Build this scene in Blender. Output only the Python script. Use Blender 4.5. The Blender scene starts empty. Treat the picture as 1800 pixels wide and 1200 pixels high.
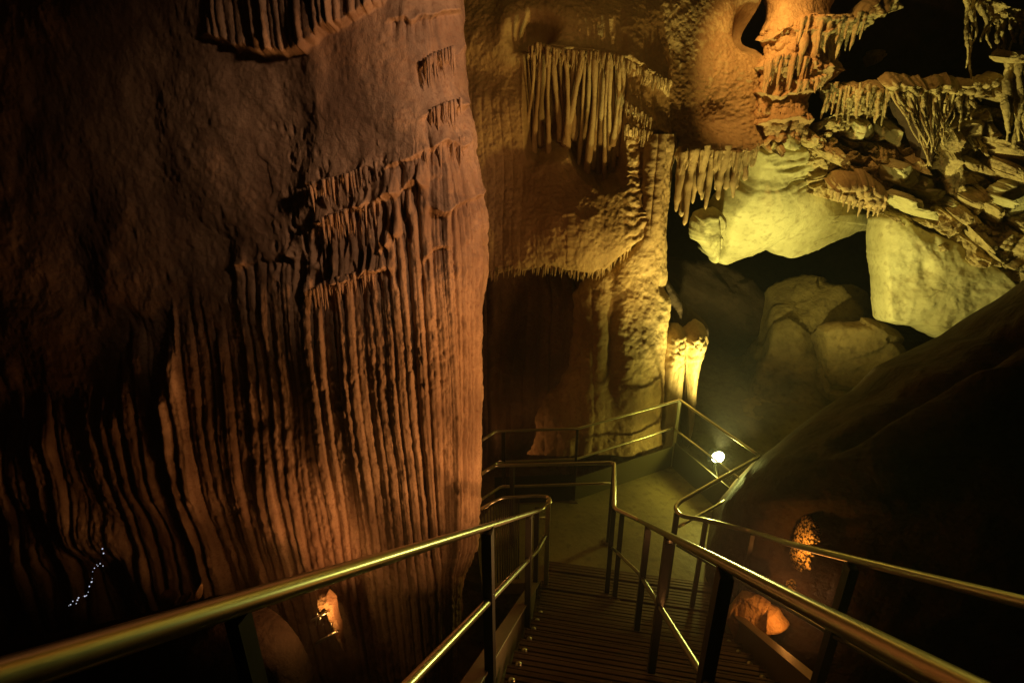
import bpy, math
import numpy as np
from mathutils import Vector

# ------------------------------------------------------------------ scene, camera
S = bpy.context.scene
COL = S.collection
CZ = 4.2                                   # eye height above the viewing platform
PITCH = math.radians(20.5)
F = 900.0                                  # 18 mm lens in units of the 1800 px wide photograph
FW = np.array([0, math.cos(PITCH), -math.sin(PITCH)])
UP = np.array([0, math.sin(PITCH), math.cos(PITCH)])
CAM = np.array([0, 0, CZ])
cam = bpy.data.cameras.new('camera'); cam.lens = 18; cam.sensor_width = 36
cam.clip_start = 0.05; cam.clip_end = 200
co = bpy.data.objects.new('camera', cam); COL.objects.link(co)
co.location = CAM; co.rotation_euler = (math.pi / 2 - PITCH, 0, 0)
S.camera = co
S.view_settings.view_transform = 'Standard'; S.view_settings.look = 'None'
S.view_settings.exposure = 0; S.view_settings.gamma = 1


def ray(px, py):
    px = np.asarray(px, float); py = np.asarray(py, float)
    a = (px - 900) / F; b = (py - 600) / F
    return np.stack([a, FW[1] - b * UP[1], FW[2] - b * UP[2]], -1)


def W(px, py, Y):                          # world point seen in a direction, Y metres ahead
    r = ray(px, py)
    return CAM + r * (np.asarray(Y, float) / r[..., 1])[..., None]


def PZ(px, py, z):                         # world point in a direction on the level z
    r = ray(px, py)
    return CAM + r * ((z - CZ) / r[..., 2])[..., None]


# ------------------------------------------------------------------ numpy noise
def _h(ix, iy, iz, seed):
    n = (ix.astype(np.int64) * 374761393 + iy.astype(np.int64) * 668265263 + iz.astype(np.int64) * 2147483647 + seed * 144269504) & 0xffffffff
    n = ((n ^ (n >> 13)) * 1274126177) & 0xffffffff
    n = ((n ^ (n >> 15)) * 2246822519) & 0xffffffff
    return ((n ^ (n >> 16)) & 0xffffff) / float(0xffffff)


def vn(P, seed=0):
    i = np.floor(P).astype(np.int64); f = P - i
    f = f * f * f * (f * (f * 6 - 15) + 10)
    x, y, z = i[..., 0], i[..., 1], i[..., 2]; fx, fy, fz = f[..., 0], f[..., 1], f[..., 2]
    def c(a, b, d): return _h(x + a, y + b, z + d, seed)
    x00 = c(0, 0, 0) * (1 - fx) + c(1, 0, 0) * fx; x10 = c(0, 1, 0) * (1 - fx) + c(1, 1, 0) * fx
    x01 = c(0, 0, 1) * (1 - fx) + c(1, 0, 1) * fx; x11 = c(0, 1, 1) * (1 - fx) + c(1, 1, 1) * fx
    return ((x00 * (1 - fy) + x10 * fy) * (1 - fz) + (x01 * (1 - fy) + x11 * fy) * fz) * 2 - 1


def fbm(P, octv=4, seed=0, gain=0.5):
    a, s, t = 1.0, 0.0, 0.0
    for k in range(octv):
        s = s + a * vn(P * (2.03 ** k) + 17.3 * k, seed + k); t += a; a *= gain
    return s / t


def worley(P, seed=0):                     # distance to nearest and second nearest feature point
    i = np.floor(P).astype(np.int64)
    d1 = np.full(P.shape[:-1], 9.0); d2 = d1.copy(); idv = np.zeros(P.shape[:-1])
    for a in (-1, 0, 1):
        for b in (-1, 0, 1):
            for c in (-1, 0, 1):
                x, y, z = i[..., 0] + a, i[..., 1] + b, i[..., 2] + c
                q = np.stack([x + _h(x, y, z, seed), y + _h(x, y, z, seed + 7), z + _h(x, y, z, seed + 13)], -1)
                d = np.sqrt(((P - q) ** 2).sum(-1))
                n = d < d1
                d2 = np.where(n, d1, np.minimum(d2, d)); idv = np.where(n, _h(x, y, z, seed + 21), idv)
                d1 = np.where(n, d, d1)
    return d1, d2, idv


def facets(P, size, seed=0, tilt=.5):    # broken planes meeting in creases, in units of size
    Q = P / size
    i = np.floor(Q).astype(np.int64)
    d1 = np.full(P.shape[:-1], 9.0); out = np.zeros(P.shape[:-1])
    for a in (-1, 0, 1):
        for b in (-1, 0, 1):
            for c in (-1, 0, 1):
                x, y, z = i[..., 0] + a, i[..., 1] + b, i[..., 2] + c
                q = np.stack([x + _h(x, y, z, seed), y + _h(x, y, z, seed + 7), z + _h(x, y, z, seed + 13)], -1)
                v = Q - q; d = (v ** 2).sum(-1)
                g = np.stack([_h(x, y, z, seed + 31), _h(x, y, z, seed + 37), _h(x, y, z, seed + 41)], -1) - .5
                val = (g * v).sum(-1) * 2 * tilt + .5 * (_h(x, y, z, seed + 43) - .5)
                n = d < d1
                out = np.where(n, val, out); d1 = np.where(n, d, d1)
    return out * size


def popcorn(P, size, seed=0):              # rounded nodules, 0..1
    d1, _, v = worley(P / size, seed)
    return np.sqrt(np.clip(1 - (d1 / 0.75) ** 2, 0, 1)) * (0.45 + 0.55 * v)


def ss(a, b, x):
    t = np.clip((x - a) / (b - a), 0, 1); return t * t * (3 - 2 * t)


def flutes(u, Pz, seed=0, lo=0.35):        # rounded vertical ribs; u counts ribs, Pz = (N,) height
    i = np.floor(u); f = u - i
    one = np.zeros_like(i)
    k = i.astype(np.int64)
    w = 0.5 + 0.30 * (_h(k, k * 0, k * 0, seed) - .5)      # each rib has its own centre
    t = np.where(f < w, (f - w) / w, (f - w) / (1 - w))
    amp = lo + (1 - lo) * _h(k, k * 0, np.floor(Pz * 0).astype(np.int64), seed + 3)
    amp = amp * (0.80 + 0.20 * vn(np.stack([i * 7.31, Pz * 2.0, one], -1), seed + 5) + .04 * vn(np.stack([i * 3.31, Pz * 11, one], -1), seed + 6))
    return amp * np.sqrt(np.clip(1 - t * t, 0, 1))


def interp(x, pts):
    pts = sorted(pts); return np.interp(x, [p[0] for p in pts], [p[1] for p in pts])


def plane(*pts):                           # depth field through (px, py, Y) points
    A = np.array([[1, p[0] / 1000, p[1] / 1000] for p in pts]); b = np.array([1 / p[2] for p in pts])
    c = np.linalg.lstsq(A, b, rcond=None)[0]
    return lambda x, y: 1 / (c[0] + c[1] * x / 1000 + c[2] * y / 1000)


# ------------------------------------------------------------------ materials
def nodes(name):
    m = bpy.data.materials.new(name); m.use_nodes = True
    nt = m.node_tree; return m, nt, nt.nodes['Principled BSDF']


def rock(name, c1, c2, c3=None, scale=1.5, rough=0.75, bump=0.5, fine=60, streak=0.0, spec=0.35, cracks=0.0, vor=.55):
    m, nt, b = nodes(name); N = nt.nodes.new; L = nt.links.new
    g = N('ShaderNodeNewGeometry')
    mp = N('ShaderNodeMapping'); L(g.outputs['Position'], mp.inputs[0])
    if streak: mp.inputs['Scale'].default_value = (1, 1, streak)
    n1 = N('ShaderNodeTexNoise'); n1.inputs['Scale'].default_value = scale; n1.inputs['Detail'].default_value = 8; n1.inputs['Roughness'].default_value = .65
    L(mp.outputs[0], n1.inputs['Vector'])
    r = N('ShaderNodeValToRGB'); L(n1.outputs['Fac'], r.inputs[0])
    r.color_ramp.elements[0].position = .35; r.color_ramp.elements[0].color = (*c1, 1)
    r.color_ramp.elements[1].position = .62; r.color_ramp.elements[1].color = (*c2, 1)
    out = r.outputs[0]
    n3 = N('ShaderNodeTexNoise'); n3.inputs['Scale'].default_value = fine * .35; n3.inputs['Detail'].default_value = 6
    L(g.outputs['Position'], n3.inputs['Vector'])
    if c3:
        r3 = N('ShaderNodeValToRGB'); L(n3.outputs['Fac'], r3.inputs[0])
        r3.color_ramp.elements[0].position = .52; r3.color_ramp.elements[0].color = (0, 0, 0, 1)
        r3.color_ramp.elements[1].position = .70; r3.color_ramp.elements[1].color = (.8, .8, .8, 1)
        mx = N('ShaderNodeMix'); mx.data_type = 'RGBA'
        L(r3.outputs[0], mx.inputs[0]); L(out, mx.inputs[6]); mx.inputs[7].default_value = (*c3, 1)
        out = mx.outputs[2]
    crk = None
    if cracks:                              # thin warped fracture lines in a darker colour
        wn = N('ShaderNodeTexNoise'); wn.inputs['Scale'].default_value = 2.2; wn.inputs['Detail'].default_value = 5; L(g.outputs['Position'], wn.inputs['Vector'])
        wm = N('ShaderNodeVectorMath'); wm.operation = 'MULTIPLY_ADD'; L(wn.outputs['Color'], wm.inputs[0]); wm.inputs[1].default_value = (.7, .7, .7); L(g.outputs['Position'], wm.inputs[2])
        ms = N('ShaderNodeMapping'); ms.inputs['Scale'].default_value = (1, 1, 2.6); ms.inputs['Rotation'].default_value = (.2, .35, 0); L(wm.outputs[0], ms.inputs[0])
        vc = N('ShaderNodeTexVoronoi'); vc.feature = 'DISTANCE_TO_EDGE'; vc.inputs['Scale'].default_value = cracks; L(ms.outputs[0], vc.inputs['Vector'])
        mk_ = N('ShaderNodeMapRange'); L(vc.outputs['Distance'], mk_.inputs[0]); mk_.inputs[1].default_value = .0; mk_.inputs[2].default_value = .035
        gate = N('ShaderNodeMapRange'); L(n1.outputs['Fac'], gate.inputs[0]); gate.inputs[1].default_value = .36; gate.inputs[2].default_value = .46
        mxx = N('ShaderNodeMath'); mxx.operation = 'MAXIMUM'; L(mk_.outputs[0], mxx.inputs[0]); L(gate.outputs[0], mxx.inputs[1]); crk = mxx.outputs[0]
        cm = N('ShaderNodeMix'); cm.data_type = 'RGBA'; L(crk, cm.inputs[0]); cm.inputs[6].default_value = (c1[0] * .35, c1[1] * .3, c1[2] * .25, 1); L(out, cm.inputs[7]); out = cm.outputs[2]
    L(out, b.inputs['Base Color'])
    rr = N('ShaderNodeMapRange'); L(n3.outputs['Fac'], rr.inputs[0]); rr.inputs[3].default_value = rough - .22; rr.inputs[4].default_value = rough + .15
    L(rr.outputs[0], b.inputs['Roughness'])
    n2 = N('ShaderNodeTexNoise'); n2.inputs['Scale'].default_value = fine; n2.inputs['Detail'].default_value = 6; n2.inputs['Roughness'].default_value = .6
    L(g.outputs['Position'], n2.inputs['Vector'])
    v = N('ShaderNodeTexVoronoi'); v.inputs['Scale'].default_value = fine * .7; L(g.outputs['Position'], v.inputs['Vector'])
    ad = N('ShaderNodeMath'); ad.operation = 'MULTIPLY_ADD'; L(v.outputs['Distance'], ad.inputs[0]); ad.inputs[1].default_value = -vor; L(n2.outputs['Fac'], ad.inputs[2])
    bp = N('ShaderNodeBump'); bp.inputs['Strength'].default_value = bump; bp.inputs['Distance'].default_value = .02
    hh = ad.outputs[0]
    if crk is not None:
        am = N('ShaderNodeMath'); am.operation = 'MULTIPLY_ADD'; L(crk, am.inputs[0]); am.inputs[1].default_value = .9; L(hh, am.inputs[2]); hh = am.outputs[0]
    L(hh, bp.inputs['Height']); L(bp.outputs[0], b.inputs['Normal'])
    b.inputs['Specular IOR Level'].default_value = spec
    return m


def metal(name, col, rough, metallic=1.0, wear=.12):
    m, nt, b = nodes(name); N = nt.nodes.new; L = nt.links.new
    g = N('ShaderNodeNewGeometry')
    n = N('ShaderNodeTexNoise'); n.inputs['Scale'].default_value = 35; n.inputs['Detail'].default_value = 5; L(g.outputs['Position'], n.inputs['Vector'])
    rr = N('ShaderNodeMapRange'); L(n.outputs['Fac'], rr.inputs[0]); rr.inputs[3].default_value = rough - wear; rr.inputs[4].default_value = rough + wear
    L(rr.outputs[0], b.inputs['Roughness'])
    mr = N('ShaderNodeMapRange'); L(n.outputs['Fac'], mr.inputs[0]); mr.inputs[3].default_value = .85; mr.inputs[4].default_value = 1.1
    mm = N('ShaderNodeMix'); mm.data_type = 'RGBA'; mm.blend_type = 'MULTIPLY'; mm.inputs[0].default_value = 1
    mm.inputs[6].default_value = (*col, 1); L(mr.outputs[0], mm.inputs[7]); L(mm.outputs[2], b.inputs['Base Color'])
    b.inputs['Metallic'].default_value = metallic
    return m


def glow(name, col, st):
    m, nt, b = nodes(name)
    b.inputs['Base Color'].default_value = (0, 0, 0, 1)
    b.inputs['Emission Color'].default_value = (*col, 1); b.inputs['Emission Strength'].default_value = st
    return m


M_FLOW = rock('flowstone_rose', (.22, .135, .075), (.50, .34, .20), (.27, .155, .085), 2.2, .8, .38, 120, .45, vor=.15)
M_DRAPE = rock('flowstone_ochre', (.26, .165, .07), (.47, .33, .155), (.30, .18, .085), 1.8, .75, .42, 75, .4, vor=.35)
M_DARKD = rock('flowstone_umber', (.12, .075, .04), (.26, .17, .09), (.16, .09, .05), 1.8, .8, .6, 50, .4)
M_ORANGE = rock('flowstone_orange', (.34, .19, .08), (.55, .36, .17), (.40, .22, .10), 2.2, .75, .6, 60, .5)
M_PALE = rock('pale_limestone', (.34, .29, .13), (.60, .54, .29), (.34, .28, .14),   .9, .8, .22, 40, cracks=1.2)
M_BREAK = rock('breakdown_limestone', (.30, .215, .095), (.56, .43, .20), (.20, .13, .06), 2.4, .8, .8, 45, cracks=2.2)
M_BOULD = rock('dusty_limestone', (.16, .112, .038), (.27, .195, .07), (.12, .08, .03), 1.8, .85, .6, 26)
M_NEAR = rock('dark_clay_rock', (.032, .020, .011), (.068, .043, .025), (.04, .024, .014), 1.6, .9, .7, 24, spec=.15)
M_GROUND = rock('cave_earth', (.09, .065, .025), (.18, .135, .055), (.08, .055, .022), 2.0, .9, .8, 30, spec=.2)
M_CONC = rock('concrete', (.15, .125, .055), (.25, .21, .095), (.13, .10, .05), 1.3, .6, .18, 30)
M_STEEL = metal('stainless_tube', (.60, .57, .40), .29, 1, .012)
M_POST = metal('painted_post', (.04, .032, .024), .45, .5)
M_TREAD = metal('worn_tread', (.12, .075, .045), .55, .25)
M_STRING = metal('stringer_steel', (.19, .15, .09), .5, .4)
M_KICK = metal('kick_plate', (.085, .075, .035), .5, .3)
M_BLACK = metal('black_housing', (.02, .02, .018), .5, .3)

# ------------------------------------------------------------------ object helpers


def tag(o, label=None, cat=None, group=None, kind=None):
    if label: o['label'] = label
    if cat: o['category'] = cat
    if group: o['group'] = group
    if kind: o['kind'] = kind
    return o


def empty(name, loc):
    o = bpy.data.objects.new(name, None); COL.objects.link(o); o.location = [float(v) for v in loc]
    o.empty_display_size = .2
    return o


def mk(name, V, faces, mat, parent=None, smooth=True):
    V = np.asarray(V, float).reshape(-1, 3)
    if parent is not None:
        org = np.array(parent['_org']) if '_org' in parent else np.array(parent.location)
    else:
        org = np.array([(V[:, 0].min() + V[:, 0].max()) / 2, (V[:, 1].min() + V[:, 1].max()) / 2, V[:, 2].min()])
    me = bpy.data.meshes.new(name)
    L = (V - org).astype(np.float32)
    if isinstance(faces, np.ndarray):
        nf = len(faces); k = faces.shape[1]
        me.vertices.add(len(L)); me.vertices.foreach_set('co', L.ravel())
        me.loops.add(nf * k); me.loops.foreach_set('vertex_index', faces.astype(np.int32).ravel())
        me.polygons.add(nf); me.polygons.foreach_set('loop_start', np.arange(0, nf * k, k, dtype=np.int32))
        me.update(calc_edges=True); me.validate()
    else:
        me.from_pydata(L.tolist(), [], faces); me.update()
    if smooth: me.polygons.foreach_set('use_smooth', np.ones(len(me.polygons), bool))
    me.materials.append(mat)
    o = bpy.data.objects.new(name, me); COL.objects.link(o)
    if parent is not None: o.parent = parent
    else: o.location = org.tolist()
    return o


class MB:                                  # several shells collected into one mesh
    def __init__(s): s.v = []; s.f = []; s.n = 0
    def add(s, V, faces):
        V = np.asarray(V, float).reshape(-1, 3); s.v.append(V)
        s.f += [[int(i) + s.n for i in q] for q in faces]; s.n += len(V); return s
    def build(s, name, mat, parent=None, smooth=True): return mk(name, np.concatenate(s.v), s.f, mat, parent, smooth)


def gridfaces(nr, nc, wrap=False):
    r = np.arange(nr - 1)[:, None]; c = np.arange(nc if wrap else nc - 1)[None, :]
    c2 = (c + 1) % nc
    a = r * nc + c; b = r * nc + c2; d = (r + 1) * nc + c; e = (r + 1) * nc + c2
    return np.stack([a, b, e, d], -1).reshape(-1, 4)


def gnormal(P):
    du = np.gradient(P, axis=1); dv = np.gradient(P, axis=0)
    n = np.cross(du, dv); n /= np.linalg.norm(n, axis=-1, keepdims=True) + 1e-9
    s = np.sign(((CAM - P) * n).sum(-1, keepdims=True)); s[s == 0] = 1
    return n * s


def sheet(name, mat, px, py, Y, disp, parent=None, back=1.0, round_px=0, sides='lrb', curl=0.25):
    """A rock face: px, py, Y grids lay its undisturbed face out, disp(px,py,P) pushes it out; rims turn back."""
    P = W(px, py, Y)
    n = gnormal(P)
    P = P + n * disp(px, py, P)[..., None]
    # turn the rims back into the rock so that the face has thickness
    cx = P.reshape(-1, 3).mean(0)
    def ext(P, row, axis):
        E_ = P[row] if axis == 0 else P[:, row]
        out = []
        for t in (.04, .15, .4, 1.0):
            rd = E_ - CAM; rd = rd / np.linalg.norm(rd, axis=-1, keepdims=True)
            q = E_ + rd * back * t
            q[..., 0] += (cx[0] - q[..., 0]) * curl * t * t
            q[..., 2] += (cx[2] - q[..., 2]) * curl * .5 * t * t
            out.append(q)
        return out
    if 'b' in sides: P = np.concatenate([P, np.stack(ext(P, -1, 0))], 0)
    if 't' in sides: P = np.concatenate([np.stack(ext(P, 0, 0)[::-1]), P], 0)
    if 'r' in sides: P = np.concatenate([P, np.stack(ext(P, -1, 1), 1)], 1)
    if 'l' in sides: P = np.concatenate([np.stack(ext(P, 0, 1)[::-1], 1), P], 1)
    return mk(name, P.reshape(-1, 3), gridfaces(P.shape[0], P.shape[1]), mat, parent)


def resample(pts, n, smooth=True):
    p = np.array(pts, float)
    if smooth:
        q = []
        m = len(p)
        for i in range(m):
            a, b, c, d = p[i - 1], p[i], p[(i + 1) % m], p[(i + 2) % m]
            for t in np.linspace(0, 1, 10, endpoint=False):
                q.append(.5 * ((2 * b) + (-a + c) * t + (2 * a - 5 * b + 4 * c - d) * t * t + (-a + 3 * b - 3 * c + d) * t ** 3))
        p = np.array(q)
    p2 = np.concatenate([p, p[:1]]); L = np.r_[0, np.cumsum(np.linalg.norm(np.diff(p2, axis=0), axis=1))]
    s = np.linspace(0, L[-1], n, endpoint=False)
    return np.stack([np.interp(s, L, p2[:, 0]), np.interp(s, L, p2[:, 1])], -1)


def slab(name, mat, outline, Yf, thick, disp=None, rpx=12, bulge=.1, na=160, nr=34, smooth=False, jit=1.5, seed=1, parent=None, centre=None):
    """A rock of traced outline with its own distance, a bulging front, rounded rim and a real back."""
    b = resample(outline, na, smooth)
    ja = np.arange(na)
    j3 = np.stack([b[:, 0] * .09, b[:, 1] * .09, ja * 0], -1)
    b = b + jit * np.stack([fbm(j3, 3, seed), fbm(j3 + 50, 3, seed)], -1) * 1.6
    c = np.array(centre if centre else b.mean(0))
    rho = np.linspace(0, 1, nr) ** .8
    Q = c + (b[None] - c) * rho[:, None, None]
    d = np.linalg.norm(b - c, axis=1)[None] * (1 - rho[:, None])
    e = np.clip(d / rpx, 0, 1)
    prof = 1 - np.sqrt(np.clip(1 - (1 - e) ** 2, 0, 1))
    Y0 = Yf(Q[..., 0], Q[..., 1])
    P = W(Q[..., 0], Q[..., 1], Y0)
    # displacement toward the viewer's side along the mean face normal
    n = gnormal(P)
    nm = n.reshape(-1, 3).mean(0); nm /= np.linalg.norm(nm)
    h = bulge * (1 - rho[:, None] ** 2) * np.ones_like(d) - thick * .45 * prof
    if disp is not None:
        h = h + disp(Q[..., 0], Q[..., 1], P) * (.25 + .75 * e)
    Pf = P + nm * h[..., None]
    rimn = Pf[-1]
    back = []
    for t, sc in ((.3, 1.0), (.65, .93), (1.0, .75), (1.1, .3), (1.12, 0.0)):
        cc = rimn.mean(0)
        rd = cc - CAM; rd = rd / np.linalg.norm(rd)
        q = cc + (rimn - cc) * sc + rd * thick * t
        back.append(q)
    A = np.concatenate([Pf, np.stack(back)], 0)
    return mk(name, A.reshape(-1, 3), gridfaces(A.shape[0], na, True), mat, parent)


def tube(path, rad, sides=10, noise=0, seed=0, caps=True):
    path = np.asarray(path, float); n = len(path)
    rad = np.full(n, rad) if np.isscalar(rad) else np.asarray(rad, float)
    T = np.gradient(path, axis=0); T /= np.linalg.norm(T, axis=1, keepdims=True) + 1e-9
    ref = np.array([0, 0, 1.0]) if abs(T[:, 2]).mean() < .9 else np.array([0, 1.0, 0])
    A = np.cross(T, ref); A /= np.linalg.norm(A, axis=1, keepdims=True) + 1e-9
    B = np.cross(T, A)
    th = np.linspace(0, 2 * np.pi, sides, endpoint=False)
    D = A[:, None] * np.cos(th)[None, :, None] + B[:, None] * np.sin(th)[None, :, None]
    P = path[:, None] + D * rad[:, None, None]
    if noise:
        k = fbm(P / (rad.max() * 2.2 + 1e-6), 3, seed)
        P = path[:, None] + D * (rad[:, None] * (1 + noise * k))[..., None]
    f = gridfaces(n, sides, True).tolist()
    if caps: f += [list(range(sides))[::-1], [(n - 1) * sides + i for i in range(sides)]]
    return P.reshape(-1, 3), f


def bend(pts, r=.06, k=7):                 # polyline with rounded corners
    pts = [np.array(p, float) for p in pts]; out = [pts[0]]
    for i in range(1, len(pts) - 1):
        a, b, c = pts[i - 1], pts[i], pts[i + 1]
        la, lc = np.linalg.norm(a - b), np.linalg.norm(c - b); rr = min(r, la * .45, lc * .45)
        p, q = b + (a - b) / la * rr, b + (c - b) / lc * rr
        for t in np.linspace(0, 1, k): out.append((1 - t) ** 2 * p + 2 * t * (1 - t) * b + t * t * q)
    out.append(pts[-1])
    res = [out[0]]
    for p, q in zip(out[:-1], out[1:]):     # rings along the straights keep the highlights true
        m = max(1, int(np.linalg.norm(q - p) / .12))
        res += [p + (q - p) * (i + 1) / m for i in range(m)]
    return np.array(res)


def box(ax, ay, az, c, s):                 # oriented box with slightly cut edges
    c = np.array(c, float); s = np.array(s) / 2; ch = min(s) * .18
    V = []
    for z in (-1, 1):
        for (x, y) in ((-1, -1), (1, -1), (1, 1), (-1, 1)):
            V.append(c + ax * x * (s[0] - ch) + ay * y * (s[1] - ch) + az * z * s[2])
    for z in (-1, 1):
        for (x, y) in ((-1, -1), (1, -1), (1, 1), (-1, 1)):
            V.append(c + ax * x * s[0] + ay * y * s[1] + az * z * (s[2] - ch))
    fs = [[3, 2, 1, 0], [4, 5, 6, 7]]
    for i in range(4):
        j = (i + 1) % 4
        fs += [[8 + i, 8 + j, 12 + j, 12 + i], [i, j, 8 + j, 8 + i], [12 + i, 12 + j, 4 + j, 4 + i]]
    return V, fs


X_, Y_, Z_ = np.eye(3)


def stal(px, py, Y, ln, r, seed=0, lean=0, tip=.12, n=16, sides=9, noise=.22, pw=.75):
    """A hanging drip: ln photo pixels long, vertical in the world."""
    a = W(px, py, Y); b = W(px, py + ln, Y)
    H = a[2] - b[2]
    t = np.linspace(0, 1, n)
    path = np.stack([a[0] + lean * H * t, a[1] + 0 * t, a[2] + .04 - (H + .04) * t], -1)
    s3 = np.stack([t * 3.0 + seed * 3.7, t * 0 + seed, t * 0], -1)
    path[:, 0] += .35 * r * vn(s3, seed) * t; path[:, 1] += .35 * r * vn(s3 + 9, seed)
    rad = r * ((1 - t) ** pw * (1 - tip) + tip) * (1 + .18 * vn(s3 * 2.5, seed + 2))
    rad[-1] *= .35
    return tube(path, rad, sides, noise, seed)


def fringe(name, mat, parent, pts, Y, n, l0, l1, r, seed=0, Yj=.06):
    """A comb of small drips below a lip, one surface pattern."""
    rg = np.random.default_rng(seed); mb = MB()
    xs = np.array([p[0] for p in pts], float); ys = np.array([p[1] for p in pts], float)
    s = np.sort(rg.random(n)) * .6 + (np.arange(n) + .5) / n * .4
    for k, t in enumerate(s):
        x = xs[0] + (xs[-1] - xs[0]) * t; y = np.interp(x, xs, ys) if xs[-1] > xs[0] else np.interp(t, np.linspace(0, 1, len(ys)), ys)
        yy = Y(x, y) if callable(Y) else Y
        mb.add(*stal(x, y - 3, yy + rg.uniform(-Yj, Yj), rg.uniform(l0, l1), r * rg.uniform(.6, 1.3), seed * 31 + k, n=9, sides=7))
    return mb.build(name, mat, parent)


RG = np.random.default_rng(11)

# ================================================================== STAIR AND RAILINGS
d = ray(1038, 870); d = d / np.linalg.norm(d)
h = np.array([d[1], -d[0], 0]); h /= np.linalg.norm(h)
u = np.cross(h, d)
f_ = np.cross(Z_, h)                        # level direction of travel
a_, c_, e_, b_ = .44, .46, 1.32, .174
HR = 1.05                                   # handrail height over the platform
def SP(D, o, perp): return CAM + d * D + h * o - u * perp
Dend = (CZ - HR - b_ * u[2]) / -d[2]
RT = .0215                                  # handrail radius
PERP = 1.05                                 # tread plane below the eye line

# ---- stair
stair = empty('metal_stair', SP(5.3, .4, PERP)); stair['_org'] = tuple(stair.location)
tag(stair, 'steep open metal stair of dark treads running down to the platform', 'stair')
nst = 21
for k in range(-2, nst):
    D = 5.62 - .305 * k
    c = SP(D, (e_ - a_) / 2, PERP) + ((Z_ * -SP(5.62 - .305 * k, 0, PERP)[2] + Z_ * .014) if k <= 0 else Z_ * 0)
    mb = MB()
    w = e_ + a_ - .02
    for q in range(2):                      # two ribbed planks to a tread
        for rb in range(3): mb.add(*box(h, f_, Z_, c - f_ * (.026 + .135 * q + .038 * rb) + Z_ * 0, (w, .031, .035)))
    mb.add(*box(h, f_, Z_, c + f_ * .002 - Z_ * .012, (w, .012, .05)))
    t = mb.build('tread', M_TREAD, stair, smooth=False); t['_org'] = stair['_org']
    for o in (-a_ + .055, e_ - .055):
        if k > 0:
            V = []
            bb = c * 0 + SP(D, o, PERP) - f_ * .09 + Z_ * .018
            fs = []
            th = np.linspace(0, 2 * np.pi, 10, endpoint=False)
            rr = [(.022, 0), (.021, .008), (.014, .016), (.004, .019)]
            for (r_, z_) in rr: V += [bb + h * r_ * math.cos(x) + f_ * r_ * math.sin(x) + Z_ * z_ for x in th]
            fs = gridfaces(4, 10, True).tolist() + [list(range(30, 40))]
            mk('bolt', V, fs, M_STEEL, t)
for o in (-a_ - .05, e_ + .05):
    mb = MB()
    A, B = SP(-1.0, o, PERP - .02), SP(5.75, o, PERP - .02)
    mb.add(*box(h, d, u, (A + B) / 2, (.03, 6.75, .26)))
    mb.add(*box(h, d, u, (A + B) / 2 + u * .135, (.09, 6.75, .014)))
    mb.add(*box(h, d, u, (A + B) / 2 - u * .135, (.09, 6.75, .014)))
    mb.build('stringer', M_STRING, stair, smooth=False)


def rail_part(name, pts, r, parent, mat=None, br=.09):
    V, f = tube(bend(pts, br), r, 14); return mk(name, V, f, mat or M_STEEL, parent)


def post(parent, top, bot, w=.06, t=.045, ax=None, ay=None, mat=None):
    c = (np.array(top) + np.array(bot)) / 2; H = top[2] - bot[2]
    V, f = box(h if ax is None else ax, f_ if ay is None else ay, Z_, c, (t, w, H))
    o = mk('post', V, f, mat or M_POST, parent, smooth=False)
    if abs(bot[2]) < .06 and mat is not M_BLACK:       # foot plate with two screw heads
        o['_org'] = parent['_org']; mb = MB(); X, Yv = (h if ax is None else ax), (f_ if ay is None else ay); q = np.array([bot[0], bot[1], .010])
        mb.add(*box(X, Yv, Z_, q, (.11, .11, .010)))
        for sx in (-.038, .038): mb.add(*box(X, Yv, Z_, q + X * sx + Yv * .035 + Z_ * .008, (.016, .016, .010))); mb.add(*box(X, Yv, Z_, q + X * sx - Yv * .035 + Z_ * .008, (.016, .016, .010)))
        mb.build('foot_plate', M_STRING, o, smooth=False)
    return o


def stair_posts(parent, o, Ds, foot=PERP + .02):
    for D in Ds:
        P = SP(D, o, b_)
        dz = (foot - b_) / u[2]
        post(parent, P - Z_ * .03, P - Z_ * dz)


MID = .40                                   # mid rail below handrail, square to the slope
# left railing: stair, short level run, loop, then along the near edge of the left walkway
rl = empty('stair_railing', SP(4, -a_, PERP)); rl['_org'] = tuple(rl.location)
tag(rl, 'nearest stainless handrail on the left of the stair, turning left onto the lower walkway', 'railing', None)
bl = .186
A0 = SP(-.8, -a_, bl); A1 = SP(Dend, -a_, bl); A1[2] = HR
A_pts = [A0, A1, PZ(969, 883, HR), PZ(964, 872, HR), PZ(940, 871, HR), PZ(880, 875, HR), PZ(846, 894, HR)]
rail_part('handrail', A_pts, .0155, rl, br=.07)
lm = .355
rail_part('mid_rail', [SP(-.8, -a_, b_ + lm), SP(Dend - .05, -a_, b_ + lm), PZ(962, 935, HR - .44)], .017, rl)
zA = .58
rail_part('mid_rail', [PZ(962, 910, zA + .08), PZ(880, 909, zA + .08), PZ(846, 928, zA + .08)], .014, rl)
stair_posts(rl, -a_, [2.36, 3.98])
P = SP(.66, -a_, b_); post(rl, P - Z_ * .03, P - Z_ * 1.0, .025, .02, mat=M_BLACK)  # coloured black so that this post reads as unlit
P = PZ(944, 893, HR); post(rl, P, P * [1, 1, 0] + Z_ * -.05, .05)
P = PZ(964, 880, HR); post(rl, P, P * [1, 1, 0] + Z_ * -.05, .04, mat=M_STEEL)
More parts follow.
